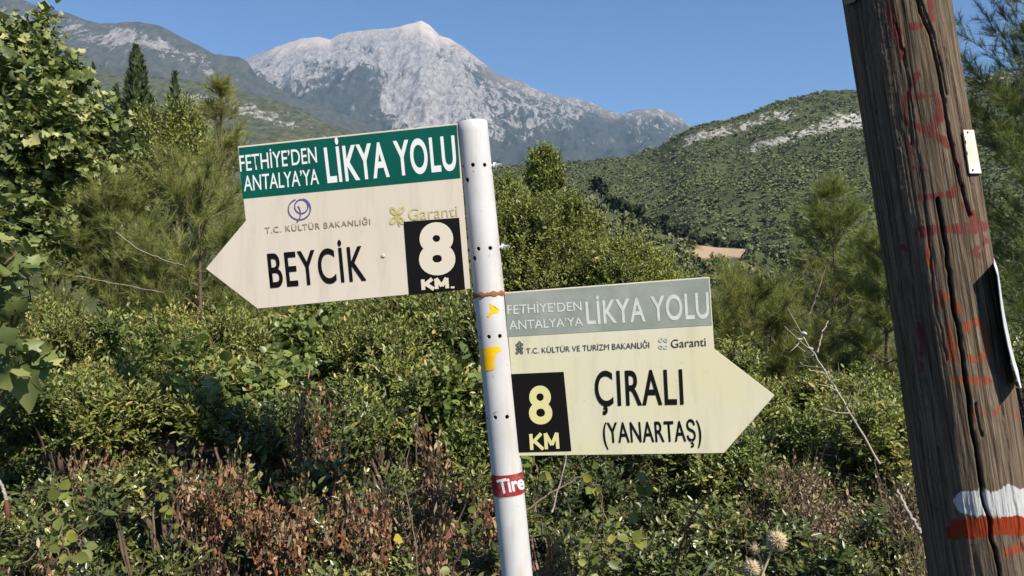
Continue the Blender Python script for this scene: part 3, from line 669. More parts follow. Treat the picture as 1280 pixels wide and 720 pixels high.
tree('plane_sapling', -20, 3.4, [(5,330,46,0), (-40,290,60,.1), (20,385,40,-.1), (-30,400,60,0), (35,430,30,0), (-50,470,60,.1)], 302, 'plane', 'big-leaved sapling at the left edge in front of the plane tree', .078, LOBED, 48, 6, .02, (.12, .28), .8, .15, 'sapling', 1.2, .3, single=True)
tree('broadleaf_tree', 225, 13, [(205,165,30,0), (232,150,26,.3), (245,178,26,0), (215,205,36,-.3), (250,215,34,0), (190,225,36,0), (186,150,16,.4)], 303, 'olive_green', 'rounded olive-green tree between the cypress spire and the pale pine', .07, LEAF2, 1500, 12, .06, (.2, .5))
tree('broadleaf_tree', 690, 10, [(636,246,24,.3), (628,285,40,0), (668,278,34,-.3), (712,272,28,0), (734,290,24,.2), (650,330,48,-.3), (710,332,46,-.3), (690,375,56,-.5), (632,372,48,-.2), (756,338,28,.2), (630,228,12,.4), (742,272,9,.2), (700,256,14,0), (720,256,8,0)], 304, 'olive_green', 'round bushy green tree right of the white post, above the lower sign', .05, LEAF2, 4400, 13, .06, (.12, .30), .65, tint=.4)
tree('small_tree', 680, 12, [(681,190,9,0), (672,205,12,0), (690,208,13,0), (682,226,18,0), (678,246,20,0), (696,196,6,0), (666,192,5,0), (697,226,9,0), (664,222,9,0)], 305, 'needle_dark', 'narrow dark green treetop sticking up behind the bushy tree by the post', .045, LEAF2, 1500, 13, .03, (.1, .24), .65, tint=.5)
tree('yellow_green_bush', 790, 9, [(762,330,30,0), (795,325,26,0), (822,338,24,.2), (780,352,36,-.2), (815,360,34,0), (845,362,24,0), (776,312,12,0), (738,350,26,0)], 306, 'maquis_yellow', 'yellow-green bush above the header of the lower sign', .042, LEAF2, 2300, 13, .04, (.1, .26), .65, cat='bush', tint=.5)

# ---- row of darker pines along the gully
proto = None
ct2 = clump_templates(3, 130, 31)
ROW = [(742,232),(752,238),(762,246),(771,252),(781,258),(790,262),(799,266),(808,272),(817,276),(826,280),(836,284),(846,288),(856,293),(866,297),(876,300),(889,303),(902,304),(916,304),(930,306),(944,312),(958,318),(970,324),(984,330),(1000,330),(1016,332)]
pts = []
row_me = []
for k in range(3):
    pts_ = ct2[k]; row_me.append(mesh_np('crown', pts_[0] * np.array([1, 1, 1.25]) + np.array([0, 0, 1.9]), pts_[1], None, {'tint': pts_[2]}))
tkm = MB(); tkm.tube([(0, 0, -.6), (0.03, 0, .6), (0, 0, 1.9)], [.09, .07, .03], 6); tkm = tkm.mesh('trunk')
for k, (x, y) in enumerate(ROW):
    d = 352 + rng.normal(0, 6) + max(0, x - 900) * .3; p = P(x, y, d); s = rng.uniform(2.7, 3.7); p = P(x, y - 7 + rng.normal(0, 3), d)
    o = empty('gully_pine_tree', (p.x, p.y, p.z - 3.0 * s * .9), rng.random() * 6.28)
    link('trunk', tkm, M['bark'], o); link('crown', row_me[k % 3], M['forest_dark'], o); o.scale = (s, s, s * rng.uniform(.9, 1.1))
    tag(o, 'dark pine in the row of trees along the gully across the valley', 'pine tree', 'pines along the gully')

# ---- brambles, single leaves, stems
def spray(name, pts, leaf, mat, label, seed, n=12, cat='bramble', tpl=ROUND, r=.0022, tint=.5, stemmat='twig', jitter=.35):
    rg = np.random.default_rng(seed); P3 = np.array([tuple(P(*q)) for q in pts]); o = P3[0].copy()
    root = empty(name, o); tt = np.linspace(0, 1, len(P3)); t = np.linspace(0, 1, 16)
    c = np.stack([np.interp(t, tt, P3[:, i_]) for i_ in range(3)], 1) - o; c[1:-1] += rg.normal(0, .006, (14, 3))
    st = MB(); st.tube(c, np.linspace(r * 1.3, r * .5, 16), 5)
    f = np.sort(rg.uniform(.08, 1, n)); f[-1] = 1
    pos = np.stack([np.interp(f, t, c[:, i_]) for i_ in range(3)], 1)
    side = rg.normal(size=(n, 3)) * np.array([1, .5, .6]) ; yd = norm(side + np.array([0, -.25, .15]))
    for k in range(n): st.tube([pos[k], pos[k] + yd[k] * leaf * .35], [r * .5, r * .35], 3, cap=False)
    zd = np.array([0.25, -.75, .6]) + rg.normal(0, jitter, (n, 3))
    st.build('stem', M[stemmat], root)
    leaf_parts('leaf', tpl, mat, M[mat], pos + yd * leaf * .35, yd, zd, leaf * rg.uniform(.7, 1.15, n), np.clip(rg.normal(tint, .22, n), 0, 1), root); tag(root, label, cat); return root
spray('bramble', [(88, 725, 1.95), (80, 680, 1.93), (72, 640, 1.95), (75, 615, 1.98)], .034, 'bramble', 'bramble shoot with round yellow-green leaves at the bottom left', 401, 16)
spray('bramble', [(105, 735, 2.0), (100, 690, 1.96), (92, 655, 1.97)], .032, 'bramble', 'second bramble shoot just right of the round-leaved one at the bottom left', 402, 12)
spray('bramble', [(215, 690, 2.2), (205, 640, 2.15), (196, 612, 2.15)], .030, 'bramble', 'small bramble shoot beside the dry brown shrub at lower left', 403, 9)
spray('bramble', [(735, 735, 1.95), (755, 690, 1.9), (785, 675, 1.9), (812, 672, 1.92)], .032, 'bramble', 'bramble spray with light green leaves under the lower sign', 404, 15)
spray('bramble', [(728, 735, 2.0), (748, 660, 1.95), (752, 620, 1.95), (746, 590, 1.95)], .026, 'bramble', 'upright leafy shoot under the black number square of the lower sign', 405, 18)
spray('bramble', [(795, 660, 2.2), (805, 625, 2.15), (812, 600, 2.15)], .036, 'bramble', 'thin shoot with a few broad leaves under the middle of the lower sign', 406, 6)
spray('bramble', [(668, 640, 2.0), (672, 590, 2.0), (664, 570, 2.0)], .030, 'bramble', 'yellow-green leafy shoot right beside the white post under the lower sign', 407, 9)
spray('bramble', [(560, 730, 2.1), (585, 660, 2.05), (600, 640, 2.05)], .030, 'bramble', 'small leafy shoot left of the foot of the white post', 408, 7)
spray('bramble', [(705, 380, 5.0), (500, 690, 2.2)][1:] + [(508, 674, 2.0), (506, 672, 1.98)], .04, 'yellow_leaf', 'single yellow leaf at the bottom left of the white post', 409, 1, 'leaf', jitter=.1)
def stem(name, pts, r0, r1, mat, label, seed, twigs=0, cat='twig', tl=.08, wig=.0016):
    rg = np.random.default_rng(seed); P3 = np.array([tuple(P(*q)) for q in pts]); o = P3[0].copy(); tt = np.linspace(0, 1, len(P3)); t = np.linspace(0, 1, 18)
    c = np.stack([np.interp(t, tt, P3[:, i_]) for i_ in range(3)], 1) - o; c[1:-1] += rg.normal(0, wig, (16, 3)); root = empty(name, o)
    m = MB(); m.tube(c, np.linspace(r0, r1, 18), 6); m.build('stem', M[mat], root, True)
    if twigs:
        for k in range(twigs):
            m = MB()
            f = rg.uniform(.3, 1); a = np.array([np.interp(f, t, c[:, i_]) for i_ in range(3)]); dr = norm(c[-1] - c[0] + rg.normal(size=3) * np.linalg.norm(c[-1]) * .8)
            m.tube([a, a + dr * tl * .5 + rg.normal(0, .006, 3), a + dr * tl * rg.uniform(.7, 1.2)], [r1 * .9, r1 * .7, r1 * .4], 4, cap=False)
            m.build('side_twig', M[mat], root)
    tag(root, label, cat); return root
dead = stem('dead_branch', [(1100, 580, 2.75), (1062, 515, 2.8), (1030, 462, 2.85), (1004, 420, 2.9)], .0040, .0024, 'grey_twig', 'pale dead branch with cobweb fluff leaning left of the wooden pole', 501, 14, 'branch', .12)
m = MB(); rg_ = np.random.default_rng(5); o_ = np.array(dead.location)
for (x, y, r_) in [(1005, 417, .018), (1000, 424, .013), (1013, 436, .016), (1016, 444, .010), (1030, 462, .008)]:
    v = ICO2[0] * (1 + .9 * fbm(ICO2[0][:, 0] * 3, ICO2[0][:, 1] * 3, ICO2[0][:, 2] * 3 + x, 3, 4))[:, None] * np.array([1, 1, .65]) * (r_ * .62) + np.array(P(x, y, 2.88)) - o_
    m = MB(); m.add(v, ICO2[1]); m.build('cobweb_fluff', M['cobweb'], dead)
stem('bare_twig', [(1022, 440, 2.9), (1028, 415, 2.92), (1036, 400, 2.95)], .003, .0018, 'grey_twig', 'short pale twig crossing the top of the dead branch', 502)
stem('bare_twig', [(1012, 392, 4.5), (1024, 360, 4.5), (1032, 335, 4.55)], .006, .003, 'twig', 'dark bare twig rising in the young pine above the dead branch', 503, 3)
stem('bare_twig', [(838, 740, 2.1), (848, 690, 2.1), (865, 645, 2.1), (892, 605, 2.1)], .0032, .0022, 'red_twig', 'arching bare stalk below the point of the lower sign', 504, 2, tl=.04)
stem('bare_twig', [(1150, 665, 2.3), (1135, 640, 2.3), (1122, 612, 2.35)], .006, .004, 'grey_twig', 'thick grey twig low down beside the wooden pole', 505)
stem('bare_twig', [(145, 290, 4.8), (170, 310, 4.8), (205, 325, 4.8), (232, 332, 4.8)], .0026, .0018, 'grey_twig', 'thin pale arching twig left of the tip of the green-headed sign', 506, wig=.002)
stem('bare_twig', [(95, 345, 4.8), (150, 355, 4.8), (205, 366, 4.8)], .0022, .0016, 'grey_twig', 'thin pale twig lying across the bushes at the left', 507, wig=.002)
stem('bare_twig', [(690, 640, 1.9), (705, 585, 1.9), (712, 545, 1.92)], .0022, .0014, 'grey_twig', 'thin straight dry stalk under the black number square', 508, wig=.001)
stem('bare_twig', [(655, 640, 1.9), (690, 615, 1.95), (735, 590, 2.0)], .003, .002, 'twig', 'slanting brown twig right of the foot of the white post', 509)
stem('bare_twig', [(523, 745, 2.2), (520, 680, 2.2), (505, 600, 2.25), (512, 560, 2.3)], .0026, .0014, 'twig', 'upright pale dry stalk left of the foot of the white post', 510, 4)
rt = stem('red_stalk', [(-12, 585, 1.6), (0, 602, 1.6), (5, 615, 1.6), (8, 625, 1.6)], .003, .0035, 'grey_twig', 'stalk with a rust-red end at the left edge', 511, cat='stalk', wig=.0006)
m = MB(); a_ = np.array(P(8, 622, 1.6)) - np.array(rt.location); b_ = np.array(P(10, 650, 1.6)) - np.array(rt.location); t = np.linspace(0, 1, 7)[:, None]
m.tube(a_ * (1 - t) + b_ * t, [.002, .0036, .005, .0056, .0054, .004, .0015], 8); m.build('red_end', M['red_twig'], rt, True)

# ---- thistles
M['thistle'] = plain('dry_thistle', (.52,.43,.28), .75, .2, 0, .2, 60)
M['thistle_core'] = plain('thistle_core', (.34,.24,.13), .8, .2, 0, .2, 60)
def thistle(px_, py, d, rpx, pts, label, seed, n=420, sp=1.0):
    rg = np.random.default_rng(seed); c = np.array(P(px_, py, d)); r = rpx * d / FPX; base = np.array(P(*pts[-1])); root = empty('thistle', base)
    c -= base; m = MB(); m.add(ICO2[0] * r * .62 + c, ICO2[1]); m.build('head', M['thistle_core'], root, True)
    u = norm(rg.normal(size=(n, 3))); m = MB()
    tv = np.array([(-.5,0,-.3), (.5,0,-.3), (0,0,.5), (0,1,0)]); tt = np.array([(0,1,3), (1,2,3), (2,0,3)])
    ls = r * rg.uniform(.36, .58, n) * sp
    stamp(m, tv, tt, None, c + u * r * .55, u + rg.normal(0, .1, (n, 3)), rg.normal(size=(n, 3)), np.stack([np.full(n, r * .07), ls, np.full(n, r * .07)], 1), rg.random(n)); m.build('spines', M['thistle'], root)
    m = MB(); q = np.array([tuple(c)] + [tuple(np.array(P(*z)) - base) for z in pts]); m.tube(q, np.linspace(.0022, .003, len(q)), 6); m.build('stalk', M['thistle'], root, True)
    tag(root, label, 'thistle', 'thistles at the bottom edge')
thistle(971, 677, 1.75, 15, [(962, 695, 1.75), (952, 720, 1.75), (945, 770, 1.75)], 'largest round dry thistle head at the bottom right', 601)
thistle(939, 711, 1.75, 13, [(940, 725, 1.75), (942, 770, 1.75)], 'second dry thistle head cut near the bottom edge', 602)
thistle(943, 686, 1.77, 8, [(950, 697, 1.77), (955, 720, 1.77), (950, 770, 1.76)], 'small spiky thistle bud between the two round thistle heads', 603, 90, 1.7)

# ================================================================ SIGNPOST
def white_paint(name, col, dirt, streak):
    m, nt, b = new_mat(name); co = coords(nt)
    f = noise(nt, 9, 6, .6, co); g = noise(nt, 60, 5, .6, co); s = noise(nt, 3, 6, .65, coords(nt, 14, 14, 1.2))
    c = mix(nt, ramp(nt, f, [(.42, (0,0,0)), (.68, (.8,.8,.8))]), col, dirt)
    c = mix(nt, ramp(nt, s, [(.52, (0,0,0)), (.70, (.65,.65,.65))]), c, streak)
    c = mix(nt, ramp(nt, g, [(.665, (0,0,0)), (.70, (.75,.75,.75))]), c, (.22,.19,.16))
    nt.links.new(c, b.inputs['Base Color']); b.inputs['Roughness'].default_value = .55; b.inputs['Specular IOR Level'].default_value = .25
    bump(nt, g, .12, .001, b); return m
M['post_white'] = white_paint('white_post_paint', (0.582,0.572,0.556), (0.458,0.436,0.416), (0.478,0.384,0.270))
def board_mat(name, col, stain, edge):
    m, nt, b = new_mat(name); co = coords(nt)
    f = noise(nt, 5, 6, .6, co, .4); g = noise(nt, 70, 4, .6, co); h = noise(nt, 2.2, 3, .5, co)
    c = mix(nt, ramp(nt, f, [(.42, (0,0,0)), (.72, (.55,.55,.55))]), col, stain)
    c = mix(nt, ramp(nt, h, [(.45, (0,0,0)), (.62, (.8,.8,.8))]), c, edge)
    st = noise(nt, 1, 6, .65, coords(nt, 38, 38, 5)); c = mix(nt, ramp(nt, st, [(.5, (0,0,0)), (.72, (.5,.5,.5))]), c, tuple(x * .78 for x in stain))
    sc2 = noise(nt, 1, 3, .5, coords(nt, 16, 16, 210), 1.5); c = mix(nt, ramp(nt, sc2, [(.70, (0,0,0)), (.735, (.45,.45,.45))]), c, tuple(min(.8, x * 1.18) for x in col))
    c = mix(nt, ramp(nt, g, [(.68, (0,0,0)), (.76, (.45,.45,.45))]), c, (.30,.25,.19))
    nt.links.new(c, b.inputs['Base Color']); b.inputs['Roughness'].default_value = .42; b.inputs['Specular IOR Level'].default_value = .45
    bump(nt, f, .05, .002, b); return m
M['board_a'] = board_mat('cream_board', (0.586,0.511,0.407), (0.546,0.476,0.371), (0.602,0.542,0.451))
M['board_b'] = board_mat('yellowed_board', (0.567,0.532,0.336), (0.532,0.501,0.361), (0.577,0.552,0.451))
def ink(name, col, rough=.4, wear=None, k=(.5, .75), sc_=25):
    m, nt, b = new_mat(name)
    if wear:
        f = noise(nt, sc_, 6, .65, coords(nt)); c = mix(nt, ramp(nt, f, [(k[0], (0,0,0)), (k[1], (1,1,1))]), col, wear); nt.links.new(c, b.inputs['Base Color'])
    else: b.inputs['Base Color'].default_value = (*col, 1)
    b.inputs['Roughness'].default_value = rough; b.inputs['Specular IOR Level'].default_value = .12; return m
M['green_band'] = ink('green_vinyl', (.002,.070,.050), .45, (.003,.085,.062), (.4, .7), 8)
M['faded_band'] = ink('faded_green_vinyl', (.215,.24,.205), .5, (.29,.31,.27), (.42, .68), 14)
M['black_ink'] = ink('black_ink', (.005,.004,.004), .55)
M['white_ink'] = ink('white_ink', (.66,.66,.65), .4)
M['faded_white'] = ink('faded_white_ink', (.52,.535,.50), .5, (.42,.44,.41), (.45, .7), 60)
M['cream_ink'] = ink('cream_ink', (.60,.54,.43), .4)
M['yellow_ink'] = ink('pale_yellow_ink', (.58,.54,.25), .4)
M['gold_ink'] = ink('gold_ink', (.42,.37,.13), .5, (.52,.46,.24), (.45, .7), 60)
M['brown_ink'] = ink('brown_ink', (.27,.21,.11), .5, (.40,.33,.21), (.45, .65), 90)
M['blue_ink'] = ink('blue_ink', (.085,.095,.24), .5)
M['grey_ink'] = ink('dark_grey_ink', (.055,.055,.065), .5)
M['pale_grey_ink'] = ink('pale_grey_ink', (.38,.40,.33), .5, (.55,.55,.45), (.4, .65), 120)
M['yellow_paint'] = ink('yellow_paint', (.85,.50,.012), .5, (.78,.42,.02), (.45, .7), 60)
M['sticker_red'] = ink('red_sticker', (.27,.022,.024), .5, (.33,.10,.09), (.45, .7), 50)
M['rust'] = plain('rust', (.27,.11,.045), .85, .2, 0, .3, 120, .4)
M['bolt'] = plain('painted_bolt', (.68,.67,.65), .5, .4, 0, .1, 80)
M['hole_dark'] = plain('tube_inside', (.03,.028,.026), .9, .1)

DTOP, DBOT = 1.50, 1.455
A_top = P(590, 152, DTOP); A_bot = P(646.5, 720, DBOT)
axis = (A_bot - A_top).normalized()
tz = (-0.25 - A_top.z) / axis.z
A_gnd = A_top + axis * tz; Lp = (A_gnd - A_top).length
RP = .0285
signpost = empty('signpost', (A_gnd.x, A_gnd.y, 0))
tag(signpost, 'white metal tube post carrying two arrow-shaped trail signs', 'signpost')
sp0 = signpost.location.copy()
e_up = -axis; e_x = Vector((1, 0, 0)); e_x = (e_x - e_up * e_x.dot(e_up)).normalized(); e_f = e_x.cross(e_up)   # e_f: away from the lens
if e_f.y > 0: e_f = -e_f                                     # towards the lens
def post_pt(s, ang, r): return A_top + axis * s + (e_x * math.sin(ang) + e_f * math.cos(ang)) * r
def to_local(vs): return [tuple(Vector(v) - sp0) for v in vs]
def post_hit(px_, py):             # point on the front of the tube under a pixel -> (s, angle)
    o = Vector((0, 0, EYE)); r = ray(px_, py).normalized(); w0 = o - A_top
    dp = r - axis * r.dot(axis); wp = w0 - axis * w0.dot(axis)
    a, b, c = dp.dot(dp), 2 * dp.dot(wp), wp.dot(wp) - RP * RP
    disc = b * b - 4 * a * c
    t = (-b - math.sqrt(max(disc, 0))) / (2 * a); h = o + r * t; q = h - A_top
    return q.dot(axis), math.atan2(q.dot(e_x), q.dot(e_f))
def tube_solid(r_out, r_in, s0, s1, n=64):
    bm = bmesh.new(); ro, ri = [], []
    for s, r, lst in [(s0 + .0015, r_out - .0012, ro), (s0 + .003, r_out, ro)] + [(s0 + .003 + (s1 - s0 - .003) * q / 120, r_out, ro) for q in range(1, 121)] + [(s1, r_in, ri), (s0 + .004, r_in, ri)]:
        lst.append([bm.verts.new(Vector(post_pt(s, k / n * 2 * math.pi, r)) - sp0) for k in range(n)])
    rings = ro + ri
    for a, b in zip(rings[:-1], rings[1:]):
        for k in range(n): bm.faces.new((a[k], a[(k + 1) % n], b[(k + 1) % n], b[k]))
    bm.faces.new(rings[0][::-1]); bm.faces.new(rings[-1])
    bmesh.ops.recalc_face_normals(bm, faces=bm.faces); me = bpy.data.meshes.new('tube'); bm.to_mesh(me); bm.free(); return me
tube = link('tube', tube_solid(RP, RP - .003, 0, Lp), M['post_white'], signpost)
cut = bmesh.new()
HOLES = [(579, 208, 2.0), (591, 206, 2.6), (606, 206, 2.6), (584, 225, 3.1), (584, 314, 2.0), (598, 311, 2.6), (613, 310, 2.6), (593, 323, 3.1), (611, 421, 2.6), (625, 420, 2.6), (600, 422, 2.0), (619, 522, 2.6), (634, 521, 2.6), (609, 523, 2.0)]
for (hx, hy, hr) in HOLES:
    s, a = post_hit(hx, hy); p0, p1 = Vector(post_pt(s, a, RP + .004)) - sp0, Vector(post_pt(s, a, RP - .006)) - sp0
    d_ = (p1 - p0); rot = d_.to_track_quat('Z', 'Y').to_matrix().to_4x4()
    bmesh.ops.create_cone(cut, cap_ends=True, segments=16, radius1=hr * 1.5 / FPX, radius2=hr * 1.5 / FPX, depth=d_.length, matrix=Matrix.Translation((p0 + p1) / 2) @ rot)
cme = bpy.data.meshes.new('cutter'); cut.to_mesh(cme); cut.free(); cob = bpy.data.objects.new('cutter', cme); COL.objects.link(cob); cob.parent = signpost
md = tube.modifiers.new('holes', 'BOOLEAN'); md.operation = 'DIFFERENCE'; md.object = cob; md.solver = 'EXACT'
bpy.context.view_layer.update()
dg = bpy.context.evaluated_depsgraph_get(); nm = bpy.data.meshes.new_from_object(tube.evaluated_get(dg)); tube.modifiers.clear(); tube.data = nm; nm.name = 'tube'
bpy.data.objects.remove(cob)
nm.polygons.foreach_set('use_smooth', np.ones(len(nm.polygons), bool))
try: nm.set_sharp_from_angle(angle=R(40))
except Exception: pass

def patch(name, poly_px, mat, off, parent, density=10, grid=None, label=None):
    """painted or glued patch that follows the tube: pixel quad (TL,TR,BR,BL) gridded on the surface"""
    n, m = grid or (14, 10); bm = bmesh.new(); g = []
    for i_ in range(m + 1):
        row = []
        for j_ in range(n + 1):
            u, v = j_ / n, i_ / m
            x = (poly_px[0][0] * (1 - u) + poly_px[1][0] * u) * (1 - v) + (poly_px[3][0] * (1 - u) + poly_px[2][0] * u) * v
            y = (poly_px[0][1] * (1 - u) + poly_px[1][1] * u) * (1 - v) + (poly_px[3][1] * (1 - u) + poly_px[2][1] * u) * v
            s, a = post_hit(x, y); row.append(bm.verts.new(Vector(post_pt(s, a, RP + off)) - sp0))
        g.append(row)
    for i_ in range(m):
        for j_ in range(n): bm.faces.new((g[i_][j_], g[i_ + 1][j_], g[i_ + 1][j_ + 1], g[i_][j_ + 1]))
    me = bpy.data.meshes.new(name); bm.to_mesh(me); bm.free(); o = link(name, me, mat, parent)
    if label: o['label'] = label
    return o
def poly_patch(name, poly, mat, off, parent, label=None):
    bm = bmesh.new(); vs = [bm.verts.new((x, y, 0)) for x, y in poly]; bm.faces.new(vs)
    bmesh.ops.triangulate(bm, faces=bm.faces)
    for _ in range(3):
        bmesh.ops.subdivide_edges(bm, edges=[e for e in bm.edges if e.calc_length() > 2.5], cuts=1); bmesh.ops.triangulate(bm, faces=bm.faces)
    for v in bm.verts:
        s, a = post_hit(v.co.x, v.co.y); v.co = Vector(post_pt(s, a, RP + off)) - sp0
    bmesh.ops.recalc_face_normals(bm, faces=bm.faces)
    me = bpy.data.meshes.new(name); bm.to_mesh(me); bm.free(); o = link(name, me, mat, parent)
    if label: o['label'] = label
    return o
def ring(name, s0, s1, r, mat, parent, amp=0.0, tilt=0.0, arc=(0, 2 * math.pi), label=None, n=72, seed=0):
    bm = bmesh.new(); rows = []
    for s in np.linspace(s0, s1, 4):
        rows.append([bm.verts.new(Vector(post_pt(s + amp * math.sin(k * .9 + s * 300) + tilt * math.sin(arc[0] + (arc[1] - arc[0]) * k / n), arc[0] + (arc[1] - arc[0]) * k / n, r + (.0006 if amp and 0 < s - s0 < s1 - s0 else 0))) - sp0) for k in range(n + 1)])
    for a, b in zip(rows[:-1], rows[1:]):
        for k in range(n): bm.faces.new((a[k], b[k], b[k + 1], a[k + 1]))
    bmesh.ops.remove_doubles(bm, verts=bm.verts, dist=1e-6); bmesh.ops.recalc_face_normals(bm, faces=bm.faces)
    me = bpy.data.meshes.new(name); bm.to_mesh(me); bm.free(); o = link(name, me, mat, parent); me.polygons.foreach_set('use_smooth', np.ones(len(me.polygons), bool))
    if label: o['label'] = label
    return o
s_, _ = post_hit(609, 368); ring('weld_ring', s_ - .004, s_ + .004, RP + .0012, M['rust'], tube, .0015, 0, label='rusty weld ring round the post')
s0_, _ = post_hit(634, 594); s1_, _ = post_hit(637, 621)
ring('sticker_border', s0_ - .0012, s1_ + .0012, RP + .0004, M['cream_ink'], tube)
stk = ring('sticker_band', s0_, s1_, RP + .0007, M['sticker_red'], tube, 0, .0, label='red sticker band with white lettering')
poly_patch('yellow_paint_mark', [(612, 379), (616, 381), (619, 386), (625, 388), (622, 391), (616, 392), (611, 397), (609, 395), (613, 388)], M['yellow_paint'], .0006, tube, 'small yellow paint arrowhead on the post')
poly_patch('yellow_paint_mark', [(603, 436), (614, 433), (624, 433), (627, 438), (620, 442), (618, 450), (618, 462), (606, 464), (604, 455)], M['yellow_paint'], .0006, tube, 'larger yellow paint mark on the post')
# bolt ends on the right side of the tube
for (bx_, by_) in ((612, 206), (618, 309)):
    s, a = post_hit(bx_ - 4, by_); pa = Vector(post_pt(s, R(80), RP - .004)) - sp0; pb = Vector(post_pt(s, R(80), RP + .018)) - sp0
    m = MB(); m.tube([tuple(pa), tuple(pb)], .0028, 10); pn = pa + (pb - pa) * .38; pm = pa + (pb - pa) * .62; m.tube([tuple(pn), tuple(pm)], .0058, 6)
    m.build('bolt', M['bolt'], signpost)

# ---- boards
PN = e_f.copy(); P0 = A_top + PN * .012          # plane of the boards' faces
def bpt(px_, py, lift=0.0): return on_plane(px_, py, P0, PN) + PN * lift - sp0
def slab(name, poly, mat, lift, thick, parent, bev=0.0, label=None):
    bm = bmesh.new(); vs = [bm.verts.new(bpt(x, y, lift)) for x, y in poly]; f = bm.faces.new(vs)
    if f.normal.dot(PN) < 0: bmesh.ops.reverse_faces(bm, faces=[f])
    bm.normal_update()
    if thick > 0:
        r = bmesh.ops.extrude_face_region(bm, geom=[f]); back = [v for v in r['geom'] if isinstance(v, bmesh.types.BMVert)]
        for v in back: v.co -= PN * thick
        bmesh.ops.recalc_face_normals(bm, faces=bm.faces)
        if bev: bmesh.ops.bevel(bm, geom=[e for e in bm.edges], offset=bev, segments=1, affect='EDGES', profile=.5)
    me = bpy.data.meshes.new(name); bm.to_mesh(me); bm.free(); o = link(name, me, mat, parent)
    if label: o['label'] = label
    return o
def text_mesh(body, offset=0.0, shear=0.0, spacing=1.0):
    cu = bpy.data.curves.new('t', 'FONT'); cu.body = body; cu.offset = offset; cu.shear = shear; cu.space_character = spacing; cu.resolution_u = 6; cu.fill_mode = 'FRONT'
    ob = bpy.data.objects.new('t', cu); COL.objects.link(ob); bpy.context.view_layer.update()
    d = bpy.context.evaluated_depsgraph_get(); me = bpy.data.meshes.new_from_object(ob.evaluated_get(d)); bpy.data.objects.remove(ob); bpy.data.curves.remove(cu); return me
_cap = text_mesh('H'); CAPH = max(v.co.y for v in _cap.vertices)
def lettering(body, quad, mat, parent, lift=.0012, offset=0.0, spacing=1.0, label=None, surf=None, name='lettering', shear=0.0):
    me = text_mesh(body.replace('İ', 'I'), offset, shear, spacing); me.name = name
    if 'İ' in body:
        bm = bmesh.new(); bm.from_mesh(me); im = text_mesh('I', offset); xs = [v.co.x for v in im.vertices]; wi = max(xs) - min(xs)
        for k, ch in enumerate(body):
            if ch == 'İ':
                pm = text_mesh(body[:k + 1].replace('İ', 'I'), offset, shear, spacing); xc = max(v.co.x for v in pm.vertices) - wi / 2
                bmesh.ops.create_circle(bm, cap_ends=True, segments=16, radius=wi * .54, matrix=Matrix.Translation((xc, CAPH + offset + wi * .78, 0)))
        bm.to_mesh(me); bm.free()
    if surf:
        bm = bmesh.new(); bm.from_mesh(me); bmesh.ops.triangulate(bm, faces=bm.faces)
        for _ in range(4):
            bmesh.ops.subdivide_edges(bm, edges=[e for e in bm.edges if e.calc_length() > .07], cuts=1); bmesh.ops.triangulate(bm, faces=bm.faces)
        bm.to_mesh(me); bm.free()
    n = len(me.vertices); co = np.empty(n * 3, np.float32); me.vertices.foreach_get('co', co); co = co.reshape(-1, 3)
    x0, x1 = co[:, 0].min(), co[:, 0].max(); h0, h1 = -offset, CAPH + offset
    u = (co[:, 0] - x0) / (x1 - x0); v = 1 - (co[:, 1] - h0) / (h1 - h0)
    q = np.array(quad, float)
    px_ = ((q[0] * (1 - u)[:, None] + q[1] * u[:, None]) * (1 - v)[:, None] + (q[3] * (1 - u)[:, None] + q[2] * u[:, None]) * v[:, None])
    fn = surf or (lambda a, b: bpt(a, b, lift))
    out = np.array([tuple(fn(a, b)) for a, b in px_], np.float32)
    me.vertices.foreach_set('co', out.ravel()); me.materials.clear()
    bm = bmesh.new(); bm.from_mesh(me); bmesh.ops.remove_doubles(bm, verts=bm.verts, dist=1e-7)
    bmesh.ops.recalc_face_normals(bm, faces=bm.faces); bm.to_mesh(me); bm.free(); me.update()
    o = link(name, me, mat, parent)
    if label: o['label'] = label
    return o
def strokes(name, lines, wpx, mat, parent, lift=.0012, label=None):
    """flat printed line work; each line is a list of pixel points"""
    mb = MB(); k = 0
    for ln in lines:
        p = np.array(ln, float); tg = norm(np.gradient(p, axis=0)); nn = np.stack([-tg[:, 1], tg[:, 0]], 1) * wpx * .5
        L = np.array([tuple(bpt(*q, lift + k * 3e-5)) for q in p + nn]); R_ = np.array([tuple(bpt(*q, lift + k * 3e-5)) for q in p - nn]); m = len(p)
        mb.add(np.concatenate([L, R_]), None, np.array([(i_, i_ + 1, m + i_ + 1, m + i_) for i_ in range(m - 1)])); k += 1
    o = mb.build(name, mat, parent)
    if label: o['label'] = label
    return o
def ell(cx, cy, rx, ry, a0=0, a1=360, rot=0, n=28):
    t = np.linspace(R(a0), R(a1), n); x, y = np.cos(t) * rx, np.sin(t) * ry; c, s = math.cos(R(rot)), math.sin(R(rot))
    return [(cx + a * c - b * s, cy + a * s + b * c) for a, b in zip(x, y)]
def km(quad, wpx, mat, parent, lift, label, dot=False):
    q = np.array(quad, float)
    f = lambda u, v: tuple((q[0] * (1 - u) + q[1] * u) * (1 - v) + (q[3] * (1 - u) + q[2] * u) * v)
    w_ = .80 if dot else 1.0
    L = [[(0, 0), (0, 1)], [(.40, 0), (.08, .5), (.05, .55)], [(.12, .45), (.44, 1)], [(.56, 0), (.56, 1)], [(.56, 0), (.78, .75)], [(1, 0), (.78, .75)], [(1, 0), (1, 1)]]
    L = [[f(a * w_, b) for a, b in l] for l in L]
    if dot: L.append([f(.98, .86), f(.98, 1.04)])
    return strokes('lettering', L, wpx, mat, parent, lift, label)
za = lambda x, y: (240 + x / 2.77, 140 + y / 2.77)
zb = lambda x, y: (580 + x / 2.77, 330 + y / 2.77)
